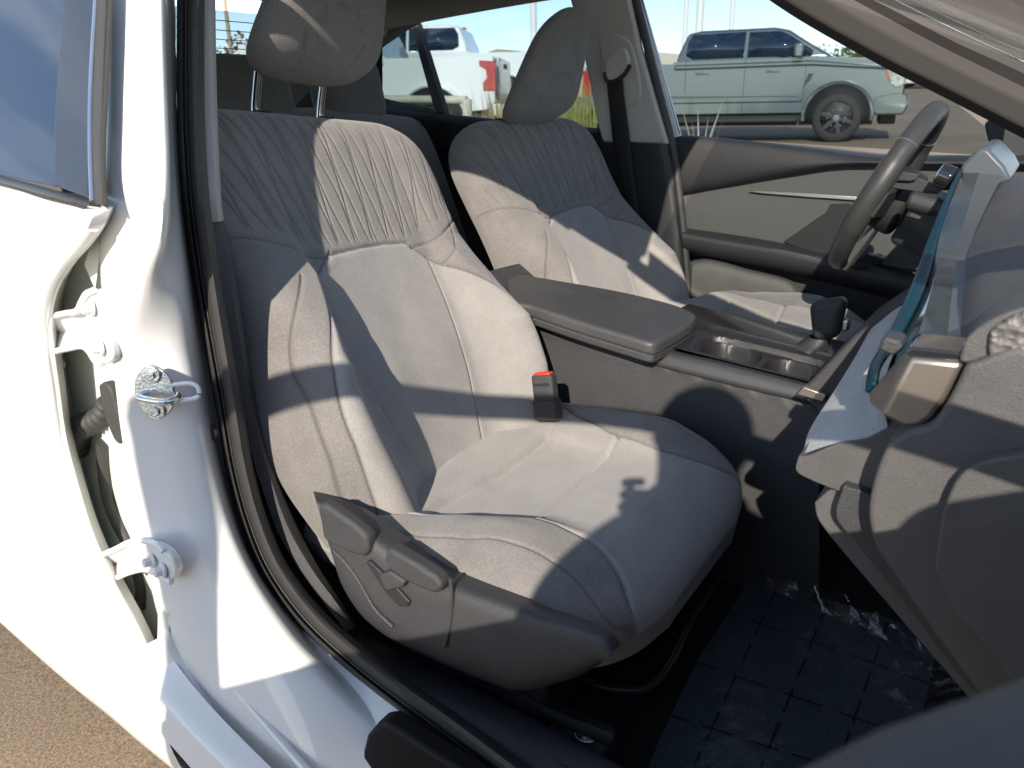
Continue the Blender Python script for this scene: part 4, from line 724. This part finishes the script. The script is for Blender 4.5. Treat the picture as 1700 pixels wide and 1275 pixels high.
# ================================================================== the lot outside
def prism(bm,prof,y0,y1,inset=None):
    "side profile (x,z) pushed across from y0 to y1; inset(z) pulls the sides in"
    f=inset or (lambda x,z:0)
    A=[bm.verts.new((x,y0+f(x,z),z)) for x,z in prof]; B=[bm.verts.new((x,y1-f(x,z),z)) for x,z in prof]
    bm.faces.new(A[::-1]); bm.faces.new(B)
    n=len(prof)
    for i in range(n): bm.faces.new((A[i],A[(i+1)%n],B[(i+1)%n],B[i]))
def arc(cx,cz,r,a0,a1,n=18): return [(cx+r*math.cos(R(a)),cz+r*math.sin(R(a))) for a in np.linspace(a0,a1,n)]
def pickup(name,label,loc,rz,paint,dark,hd=False,group=None,detail=True):
    t=thing(name,label,'pickup truck',loc,rz,group)
    W=1.0; RB=-3.70
    cabin=lambda x,z: .0+max(0,(z-1.42))*.34
    body=[(1.02,.62),(1.02,.92),(.98,1.22),(.90,1.30),(.4,1.40),(-.42,1.46),(-2.92,1.46),(-2.92,1.45),(-2.98,1.45),(-2.98,1.42),(-4.72,1.42),(-4.74,.74),(-4.60,.62)]
    body+= [( -4.30,.60)]+arc(RB,.44,.56,170,10)[0:]+[(-3.1,.52),(-.62,.52)]+arc(0,.44,.56,172,8)+[(.62,.58)]
    bm=bmesh.new(); prism(bm,body,-W,W); b=fin('body',bm,paint,t,.05,seg=4)
    bm=bmesh.new(); prism(bm,[(-.18,1.44),(-.95,1.93),(-1.2,1.985),(-2.5,1.99),(-2.76,1.95),(-2.90,1.62),(-2.94,1.44)],-W+.02,W-.02,cabin); cab=fin('cab',bm,paint,t,.045,seg=4)
    # openings: bed floor drop
    for sgn in (-1,1):
        yw=lambda z,e=.012: sgn*(W-.02-max(0,z-1.42)*.34+e)
        for nm,pr in (('side_window',[(-1.64,1.49),(-1.64,1.92),(-1.12,1.915),(-.96,1.86),(-.50,1.56),(-.52,1.48),(-.9,1.44),(-1.1,1.48)]),('side_window',[(-2.76,1.56),(-2.74,1.80),(-2.66,1.92),(-1.70,1.93),(-1.70,1.49),(-2.62,1.49)])):
            bm=bmesh.new(); vs=[bm.verts.new((x,yw(z),z)) for x,z in pr]; bm.faces.new(vs); w=fin(nm,bm,dark,t); s=w.modifiers.new('s','SOLIDIFY'); s.thickness=.02; s.offset=0
        for x in (-1.28,-2.55) if detail else ():
            bm=bmesh.new(); add_box(bm,(x,sgn*(W+.012)-.018,1.22),(x+.24,sgn*(W+.012)+.018,1.255)); fin('door_handle',bm,paint,t,.012)
        if detail:
            for x,z0,z1 in ((-.60,.6,1.46),(-1.66,.55,1.5),(-2.74,.9,1.5)):
                bm=bmesh.new(); add_box(bm,(x-.004,sgn*W-.004,z0),(x+.004,sgn*W+.003,z1)); fin('door_gap',bm,MT['black'],t)
            bm=bmesh.new(); prism(bm,[(-3.02,.84),(-.72,.81),(-.60,.74),(-.62,.70),(-3.02,.71)],sgn*W-.03,sgn*W+.05); fin('side_crease',bm,paint,t,.05); bm=bmesh.new(); prism(bm,[(-2.96,1.40),(-.5,1.40),(.75,1.26),(.75,1.20),(-.5,1.31),(-2.96,1.31)],sgn*W-.05,sgn*W+.022); fin('shoulder_crease',bm,paint,t,.03)
            bm=bmesh.new(); add_box(bm,(-2.9,sgn*W-.12,.36),(-.66,sgn*W+.05,.44)); fin('running_board',bm,MT['black'],t,.02)
            bm=bmesh.new(); prism(bm,[(-.55,1.18),(-.46,1.18),(-.50,1.08),(-.60,.96),(-.62,.96)],sgn*W-.005,sgn*W+.008); fin('fender_vent',bm,MT['satin'],t,.004)
        # mirror on its arm
        bm=bmesh.new(); add_box(bm,(-.78,sgn*(W+.06)-.03,1.47),(-.66,sgn*(W+.22)+.03 if sgn>0 else sgn*(W+.06)+.03,1.53)); 
        bmesh.ops.delete(bm,geom=bm.verts[:],context='VERTS'); add_box(bm,(-.80,sgn*(W+.17)-.12,1.45),(-.66,sgn*(W+.17)+.12,1.68)); add_box(bm,(-.76,sgn*(W+.02)-.06,1.45),(-.70,sgn*(W+.02)+.06,1.50)); fin('wing_mirror',bm,paint if detail else MT['black'],t,.03)
        bm=bmesh.new(); add_box(bm,(-.812,sgn*(W+.17)-.10,1.47),(-.798,sgn*(W+.17)+.10,1.66)); fin('mirror_glass',bm,dark,t)
        for x in (0,RB):
            # dark wheel house, painted arch lip, wheel
            bm=bmesh.new(); pr=arc(x,.44,.54,188,-8,30); vs=[bm.verts.new((a,sgn*(W+.006),c)) for a,c in pr]; bm.faces.new(vs); bm_=fin('wheel_house',bm,MT['black'],t); s=bm_.modifiers.new('s','SOLIDIFY'); s.thickness=.012
            bm=bmesh.new(); add_tube(bm,[(a,sgn*(W+.012),c) for a,c in arc(x,.44,.575,186,-6,30)],.040,8); fin('arch_lip',bm,paint,t)
            wh=bpy.data.objects.new('wheel',bpy.data.meshes.new('wheel')); bm=bmesh.new()
            ring=[(.275,-.13),(.30,-.135),(.385,-.125),(.42,-.09),(.425,0),(.42,.09),(.385,.125),(.30,.135),(.275,.13)]; n=56; pv=[]
            for k in range(n):
                a=2*math.pi*k/n; pv.append([bm.verts.new((r*math.cos(a),yv,r*math.sin(a))) for r,yv in ring])
            for k in range(n):
                for j in range(len(ring)-1): bm.faces.new((pv[k][j],pv[k][j+1],pv[(k+1)%n][j+1],pv[(k+1)%n][j]))
            bmesh.ops.recalc_face_normals(bm,faces=bm.faces); bm.to_mesh(wh.data); bm.free(); wh.data.materials.append(MT['tyre']); wh.data.shade_smooth(); COL.objects.link(wh); wh.parent=t; wh.location=(x,sgn*(W-.10),.425)
            bm=bmesh.new(); add_cyl(bm,(0,sgn*.0,0),(0,sgn,0),.285,.06,40); fin('rim_dish',bm,MT['gloss'],wh)
            bm=bmesh.new()
            for k in range(6):
                a=2*math.pi*k/6+.3; m4=Matrix.Rotation(a,4,'Y')
                vs=add_box(bm,(.05,sgn*.105-.02,-.035),(.275,sgn*.105+.02,.035)); 
                for v in vs: v.co=m4@v.co
            fin('rim_spoke',bm,MT['satin'],wh,.008)
            bm=bmesh.new(); add_cyl(bm,(0,sgn*.04,0),(0,sgn,0),.075,.075,24,.06)
            for k in range(12):
                a=2*math.pi*k/12; add_cyl(bm,(.15*math.cos(a),sgn*.085,.15*math.sin(a)),(0,sgn,0),.014,.035,8)
            fin('hub_cap',bm,MT['chrome'],wh)
        bm=bmesh.new(); prism(bm,[(.66,1.255),(.985,1.20),(1.05,.97),(.92,.90),(.80,.98)],sgn*W-.22 if sgn>0 else -W-.012,sgn*W+.012 if sgn>0 else -W+.22); fin('headlight',bm,MT['lamp'],t,.012)
        bm=bmesh.new(); prism(bm,[(.66,1.25),(.73,1.245),(.82,1.0),(.80,1.0)],sgn*W-.05 if sgn>0 else -W-.017,sgn*W+.017 if sgn>0 else -W+.05); fin('side_marker',bm,MT['amber'],t,.004)
        bm=bmesh.new(); prism(bm,[(-4.765,1.34),(-4.50,1.36),(-4.50,1.28),(-4.60,1.22),(-4.62,1.10),(-4.55,1.02),(-4.56,.90),(-4.765,.90)],sgn*W-.16 if sgn>0 else -W-.014,sgn*W+.014 if sgn>0 else -W+.16); fin('tail_light',bm,MT['tail'],t,.012)
    bm=bmesh.new(); add_box(bm,(.90,-.70,.72),(1.06,.70,1.18)); fin('grille',bm,MT['black'],t,.02)
    bm=bmesh.new(); prism(bm,[(.55,.58),(.58,.78),(.95,.84),(1.10,.80),(1.14,.62),(1.08,.46),(.62,.46)],-W-.005,W+.005); fin('front_bumper',bm,paint if detail else MT['chrome'],t,.03)
    bm=bmesh.new(); add_box(bm,(.70,-.7,.30),(.98,.7,.46)); fin('air_dam',bm,MT['black'],t,.03)
    bm=bmesh.new(); prism(bm,[(-4.62,.50),(-4.92,.52),(-4.94,.70),(-4.62,.74)],-W+.01,W-.01); fin('rear_bumper',bm,MT['chrome'],t,.02)
    bm=bmesh.new(); add_box(bm,(-4.80,-.78,.78),(-4.74,.78,1.41)); tg=fin('tailgate',bm,MT['tailgate'] if hd else paint,t,.02)
    bm=bmesh.new(); add_box(bm,(-4.82,-.12,1.26),(-4.79,.12,1.34)); fin('tailgate_handle',bm,MT['black'],tg,.01)
    # screens
    q=lambda x,z,w,o: (x,w,z+o)
    for nm,pr in (('windscreen',[(-.24,1.49,.86),(-.92,1.92,.74)]),('rear_window',[(-2.895,1.54,.70),(-2.70,1.88,.62)])):
        (x0,z0,w0),(x1,z1,w1)=pr; d=.012 if nm=='windscreen' else -.012
        bm=bmesh.new(); bm.faces.new([bm.verts.new(v) for v in ((x0+d,-w0,z0+.012),(x0+d,w0,z0+.012),(x1+d,w1,z1+.012),(x1+d,-w1,z1+.012))]); fin(nm,bm,dark,t)
    bm=bmesh.new(); add_box(bm,(-2.78,-.10,1.955),(-2.70,.10,1.985)); fin('roof_lamp',bm,MT['tail'],t,.006)
    bm=bmesh.new(); add_box(bm,(-4.6,-.9,.30),(.6,.9,.55)); fin('chassis',bm,MT['black'],t)
    if not detail or hd:
        bm=bmesh.new(); add_box(bm,(-3.02+.28,W-.004,1.0),(-2.84+.28,W+.006,1.2)); fin('fuel_flap',bm,paint,t,.02)
    return t
MT['tyre']=mat('tyre_rubber',(.03,.03,.03),.8,bump=.4,bscale=120,var=.2,vscale=40)
MT['silver']=mat('silver_metallic',(.20,.225,.24),.22,.8,coat=.8)
MT['lamp']=mat('headlamp_lens',(.30,.31,.33),.08,.4,coat=1,var=.7,vscale=18)
MT['amber']=mat('amber_lens',(.45,.12,.02),.2,coat=1); MT['tail']=mat('red_lens',(.45,.006,.012),.18,coat=1,var=.35,vscale=14)
MT['tailgate']=mat('dusty_plastic_wrap',(.45,.44,.45),.25,.3,coat=.6,var=.45,vscale=9,bump=.6,bscale=22,bdist=.02)
def onground(px,py,y):
    p=at(px,py,y=y); return p
pA=at(1363,241,y=13.0); ZG=pA.z
# ground slope meets the silver truck's tyres
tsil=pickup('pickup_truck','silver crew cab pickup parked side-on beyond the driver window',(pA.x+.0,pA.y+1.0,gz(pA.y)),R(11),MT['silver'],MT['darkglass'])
tsil.scale=(.93,.93,.93)
d=10.2; pB=at(812,118,y=7.4)
h=math.atan2(-.44,-.90)
def place_rear(px,py,y,zt,rz):
    "put a truck so that its near rear corner shows at this pixel, top of tailgate zt above the paving"
    p=at(px,py,y=y); off=Matrix.Rotation(rz,4,'Z')@Vector((-4.76,1.0,0)); return (p.x-off.x,p.y-off.y,p.z-zt)
rzB=math.atan2(-.46,-.89)
MT['white2']=mat('white_truck_paint',(.80,.80,.80),.3,coat=.8)
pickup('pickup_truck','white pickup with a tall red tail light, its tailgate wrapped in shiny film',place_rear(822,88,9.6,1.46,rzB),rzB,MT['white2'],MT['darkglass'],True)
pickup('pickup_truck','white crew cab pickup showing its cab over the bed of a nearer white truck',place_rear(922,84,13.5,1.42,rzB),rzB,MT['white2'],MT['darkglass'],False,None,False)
# low rail beside the white truck, grass, spiky plants
pr=thing('guard_rail','low cream painted pipe rail in front of the white truck','guard rail',tuple(at(700,190,y=4.6)))
def W_(o): return o.matrix_world.inverted()
bpy.context.view_layer.update()
def childtube(n,path,r,m,par,steps=24):
    bm=bmesh.new(); add_tube(bm,[Vector(p)-par.location for p in path],r,12,steps); return fin(n,bm,m,par)
cream=mat('cream_painted_steel',(.62,.58,.46),.6,bump=.3,bscale=60,var=.2,vscale=8)
y=4.6; a=at(560,163,y=y); b=at(775,166,y=y)
childtube('rail',[a,b],.035,cream,pr,4)
for px in (775,640): p=at(px,165,y=y); childtube('post',[p,Vector((p.x,p.y,gz(y)))],.045,cream,pr,4)
def tuft(name,label,base,n,hgt,spread,m,cat='grass tuft',wid=.006,group=None):
    bm=bmesh.new()
    for k in range(n):
        a=random.uniform(0,6.28); r0=random.uniform(0,.12)*spread; lean=random.uniform(.1,1)*spread; h=hgt*random.uniform(.5,1.05); d=Vector((math.cos(a),math.sin(a),0)); s=Vector((-d.y,d.x,0))*wid*random.uniform(.6,1.2)
        p0=d*r0; p1=d*(r0+lean*.35)+Vector((0,0,h*.65)); p2=d*(r0+lean)+Vector((0,0,h))
        v=[bm.verts.new(q) for q in (p0-s,p0+s,p1+s*.8,p1-s*.8,p2)]
        bm.faces.new(v[:4]); bm.faces.new((v[3],v[2],v[4]))
    o=fin(name,bm,m); o.location=base; return tag(o,label,cat,group)
straw=mat('dry_straw',(.36,.27,.14),.9,var=.35,vscale=20); yg=mat('yellow_green_blades',(.30,.30,.08),.9,var=.35,vscale=20); pale=mat('pale_dry_stems',(.50,.49,.42),.8,var=.2,vscale=20)
for px,h,l in ((800,.62,'dry straw grass tuft beside the cream rail post'),(835,.75,'tall dry grass tuft under the red tail light truck'),(868,.5,'short dry grass tuft next to the driver headrest')):
    p=at(px,190,y=4.3); tuft('grass_tuft',l,(p.x,p.y,gz(p.y)),150,h+.45,.35,straw,group='dry grass tufts along the lot edge')
for px,l in ((955,'yellow green grass clump half hidden behind the driver headrest'),(985,'yellow green grass clump seen in the window corner by the side pillar')):
    p=at(px,205,y=4.0); tuft('grass_clump',l,(p.x,p.y,gz(p.y)),260,1.15,.4,yg,group='yellow green grass clumps')
p=at(1165,225,y=5.2); tuft('desert_plant','pale spiky desert plant in front of the silver pickup',(p.x,p.y,gz(p.y)),20,p.z-gz(p.y)+.34,.55,pale,'plant',.010)
# light poles
for i,(px,yy_,top,l) in enumerate(((886,30,12,'white light pole rising between the white trucks and the driver headrest'),(1137,38,14,'slim white light pole behind the back of the silver cab, first from the pillar'),(1160,30,14,'thicker white light pole above the back of the silver cab'),(1213,40,14,'white light pole above the middle of the silver cab roof'))):
    p=at(px,60,y=yy_); r=.16 if i in(0,2) else .13
    bm=bmesh.new(); add_cyl(bm,(0,0,0),(0,0,1),r,top,16,r*.7); add_cyl(bm,(0,0,0),(0,0,1),r*2.2,.6,16); o=fin('light_pole',bm,cream if 0 else MT['white2']); o.location=(p.x,p.y,gz(p.y)); tag(o,l,'light pole','light poles beyond the trucks')
p=at(1283,48,y=20); bm=bmesh.new(); add_cyl(bm,(0,0,0),(0,0,1),.09,p.z-gz(20),12); o=fin('flue_pipe',bm,MT['white2']); o.location=(p.x,20,gz(20)); tag(o,'short white post standing up behind the silver cab roof','post')
# buildings
def hall(name,label,p,w,dp_,hh,wall,roofm):
    t=thing(name,label,'building',p)
    bm=bmesh.new(); add_box(bm,(-w/2,0,0),(w/2,dp_,hh)); fin('wall',bm,wall,t,.05)
    bm=bmesh.new(); prism(bm,[(-w/2-.6,hh),(w/2+.6,hh),(w/2+.6,hh+.4),(0,hh+1.3),(-w/2-.6,hh+.4)],-.6,dp_+.6); fin('roof',bm,roofm,t,.05)
    bm=bmesh.new(); add_box(bm,(-w*.3,-.05,0),(-w*.1,.0,hh*.7)); fin('door',bm,MT['satin'],t,.02)
    return t
tanw=mat('tan_stucco',(.42,.33,.22),.9,var=.08,vscale=3); tanr=mat('pale_metal_roof',(.55,.52,.45),.6,var=.06,vscale=2)
p=at(1070,88,y=60); hall('building','tan flat-roofed building past the back of the silver pickup',(p.x,p.y,gz(p.y)),14,8,max(2,p.z-gz(p.y)-1.2),tanw,tanr)
p=at(830,84,y=60); hall('building','low tan building showing over the bed of the white truck',(p.x,p.y,gz(p.y)),7,8,max(1.5,p.z-gz(p.y)-1.2),tanw,tanw)
# parked cars far off
def smallcar(label,px,py,yv,m,rz):
    p=at(px,py,y=yv); t=thing('parked_car',label,'car',(p.x,p.y,gz(p.y)),rz,'cars parked far across the lot')
    bm=bmesh.new(); prism(bm,[(2.2,.3),(2.25,.65),(2.0,.82),(1.1,.95),(-1.6,1.0),(-2.2,.92),(-2.25,.35)],-.9,.9); fin('body',bm,m,t,.08,seg=3)
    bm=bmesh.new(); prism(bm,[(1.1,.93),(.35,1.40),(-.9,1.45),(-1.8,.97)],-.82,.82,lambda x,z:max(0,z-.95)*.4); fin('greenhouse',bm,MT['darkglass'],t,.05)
    bm=bmesh.new(); prism(bm,[(.30,1.41),(-.88,1.46),(-.88,1.49),(.28,1.44)],-.62,.62); fin('roof',bm,m,t,.01)
    for x in (1.4,-1.4):
        for s in (-.9,.7):
            bm=bmesh.new(); add_cyl(bm,(x,s,.32),(0,1,0),.32,.2,20); fin('wheel',bm,MT['tyre'],t)
for px,yv,c,l in ((1512,62,(.10,.12,.15),'dark blue car far off beside the silver pickup headlight'),(1526,60,(.75,.75,.75),'white car far across the lot under the windscreen pillar'),(1539,66,(.35,.36,.37),'grey car farthest along the distant row under the pillar'),(1550,70,(.7,.7,.68),'pale car at the end of the distant row under the pillar')):
    smallcar(l,px,150,yv,mat('far_car_paint',c,.3,coat=.8),R(random.uniform(150,200)))
# trees
def tree(label,base,hh,rad,m,n=900):
    t=thing('tree',label,'tree',base,0,'trees beyond the lot'); bm=bmesh.new(); add_tube(bm,[(0,0,0),(.1,0,hh*.3),(0,.1,hh*.6)],lambda s:.25*(1-.6*s),10,10)
    for k in range(5):
        a=k*1.26; add_tube(bm,[(0,0,hh*.3),(rad*.4*math.cos(a),rad*.4*math.sin(a),hh*.6),(rad*.7*math.cos(a),rad*.7*math.sin(a),hh*.8)],lambda s:.12*(1-.7*s),8,8)
    fin('trunk',bm,mat('bark',(.12,.09,.07),.9,var=.2,vscale=5),t)
    bm=bmesh.new(); cl=[(random.uniform(-.7,.7)*rad,random.uniform(-.7,.7)*rad,hh*random.uniform(.35,.92),random.uniform(.25,.5)*rad) for _ in range(16)]
    for k in range(n):
        c=random.choice(cl); v=Vector((random.gauss(0,1),random.gauss(0,1),random.gauss(0,.8))); v=v.normalized()*c[3]*random.uniform(.5,1.05); p=Vector(c[:3])+v
        if p.z<.3: continue
        a=Vector((random.gauss(0,1),random.gauss(0,1),random.gauss(0,1))).normalized(); b=a.orthogonal().normalized(); s=random.uniform(.10,.24)
        bm.faces.new([bm.verts.new(q) for q in (p-a*s,p+b*s*.6,p+a*s,p-b*s*.6)])
    fin('crown',bm,m,t)
lf=mat('olive_leaves',(.085,.085,.035),.8,var=.4,vscale=1.5); lf2=mat('brown_olive_leaves',(.15,.10,.05),.8,var=.4,vscale=1.5)
for px,yv,hp,l in ((1425,80,88,'dark olive tree over the bonnet of the silver pickup'),(1450,85,95,'smaller olive tree touching the windscreen pillar behind the silver pickup'),(1495,78,118,'olive shrub-like tree just ahead of the silver pickup')):
    p=at(px,hp,y=yv); tree(l,(p.x,p.y,gz(p.y)),p.z-gz(p.y)+.3,3.4,lf)
q=at(385,90,x=-40); k=0
for px,l in ((372,'brownish tree framed in the rear window beside the pillar'),(400,'brownish tree framed in the rear window beside the headrest')):
    p=at(px,84,x=-42-k*4); k+=1; tree(l,(p.x,p.y,min(p.z-2.5,gz(p.y))),max(2.6,p.z-min(p.z-2.5,gz(p.y))),3.2,lf2,1200)
p=at(379,50,x=-30); bm=bmesh.new(); add_cyl(bm,(0,0,0),(0,0,1),.10,9,12,.07); o=fin('utility_pole',bm,tanw); o.location=(p.x,p.y,gz(p.y)); tag(o,'slim pole seen through the rear window','pole')
# ================================================================== the photographer, whose shadow falls into the car
hp=at(1172,652,y=-.05); T_=(1.60)/(-SUN.y); top_=hp+SUN*T_; HX,HY,HZ=top_.x,top_.y,top_.z
ph=thing('person','person holding up a phone by the open door, whose shadow darkens the seat cushion','person',(HX,HY,gz(HY)))
def sk(o): return Vector(o)-Vector((HX,HY,gz(HY)))
g0=gz(HY); fw=(Vector(CC)-Vector((HX,HY,1.3))); fw.z=0; fw.normalize(); sd=Vector((-fw.y,fw.x,0)); H0=Vector((HX,HY,0))
def pp_(f,s,z): return H0+fw*f+sd*s+Vector((0,0,z))
sc_=HZ/1.72
V=[];Rr=[];Ed=[]
def av(p,r,par=None):
    V.append(sk(p)); Rr.append(r); 
    if par is not None: Ed.append((par,len(V)-1))
    return len(V)-1
pel=av(pp_(-.02,0,.93*sc_),.150); wa=av(pp_(-.01,0,1.08*sc_),.135,pel); che=av(pp_(.0,0,1.26*sc_),.130,wa); nk=av(pp_(.01,0,1.45*sc_),.062,che); hd0=av(pp_(.03,0,1.53*sc_),.078,nk); hd1=av(pp_(.03,0,1.62*sc_),.088,hd0); av(pp_(.01,0,HZ-.05),.070,hd1)
ph_c=Vector(CC)+Vector(-CF)*.035
for s in (-1,1):
    hip=av(pp_(-.02,s*.10,.88*sc_),.095,pel); kn_=av(pp_(.02,s*.11,.50*sc_),.062,hip); an=av(pp_(-.02,s*.12,.09*sc_),.042,kn_); av(pp_(.14,s*.13,.04),.040,an)
    sh0=av(pp_(.0,s*.125,1.36*sc_),.062,che); el=av(pp_(.14,s*.17,1.12*sc_),.045,sh0)
    hw=ph_c+Vector(CR)*(s*.085)-Vector(CF)*.06-Vector(CU)*.02; av(hw,.028,el); av(ph_c+Vector(CR)*(s*.075)-Vector(CF)*.012,.024,len(V)-1)
me=bpy.data.meshes.new('body'); me.from_pydata(V,Ed,[]); o=bpy.data.objects.new('body',me); COL.objects.link(o); o.parent=ph
me.materials.append(mat('navy_jacket',(.03,.035,.05),.85,bump=.3,bscale=300,var=.2,vscale=30))
sm=o.modifiers.new('skin','SKIN'); 
for i,v in enumerate(me.skin_vertices[0].data): v.radius=(Rr[i],Rr[i]); v.use_root=(i==0)
o.modifiers.new('sub','SUBSURF').levels=2; o.modifiers['sub'].render_levels=2
for pl in me.polygons: pl.use_smooth=True
# hands: five fingers each folded round the phone edge
skin_=mat('skin',(.45,.28,.20),.5,var=.08,vscale=40)
for s in (-1,1):
    bm=bmesh.new()
    for k in range(4):
        b=ph_c+Vector(CR)*(s*.088)+Vector(CU)*(.024-.018*k)-Vector(CF)*.014
        add_tube(bm,[sk(b),sk(b+Vector(CF)*.022+Vector(CR)*s*.004),sk(b+Vector(CF)*.030-Vector(CR)*s*.016),sk(b+Vector(CF)*.026-Vector(CR)*s*.034*(1 if k else .7))],lambda t:.0082-.002*t,10,12)
    b=ph_c+Vector(CR)*(s*.080)-Vector(CU)*.03-Vector(CF)*.022; add_tube(bm,[sk(b),sk(b+Vector(CU)*.03-Vector(CR)*s*.012),sk(b+Vector(CU)*.05-Vector(CR)*s*.03)],lambda t:.010-.003*t,10,10)
    fin('hand',bm,skin_,ph)
pm_=Matrix((CR,CU,-CF)).transposed().to_4x4(); pm_.translation=ph_c
bm=bmesh.new(); add_box(bm,(-.076,-.066,-.004),(.076,.010,.004)); f_=fin('phone',bm,MT['gloss'],None,.003); f_.matrix_world=pm_; tag(f_,'black phone held up in both hands by the photographer','phone')
bm=bmesh.new(); bmesh.ops.create_icosphere(bm,subdivisions=3,radius=1); 
for v in bm.verts: v.co=sk(pp_(.0,0,HZ-.085))+fw*(v.co.x*.098)+sd*(v.co.y*.088)+Vector((0,0,v.co.z*.088))
bmesh.ops.delete(bm,geom=[v for v in bm.verts if (v.co-sk(pp_(0,0,HZ-.085))).dot(fw)>.045 and v.co.z<sk(pp_(0,0,HZ-.06)).z],context='VERTS')
fin('hair',bm,mat('dark_hair',(.02,.015,.012),.6,bump=.5,bscale=200),ph)
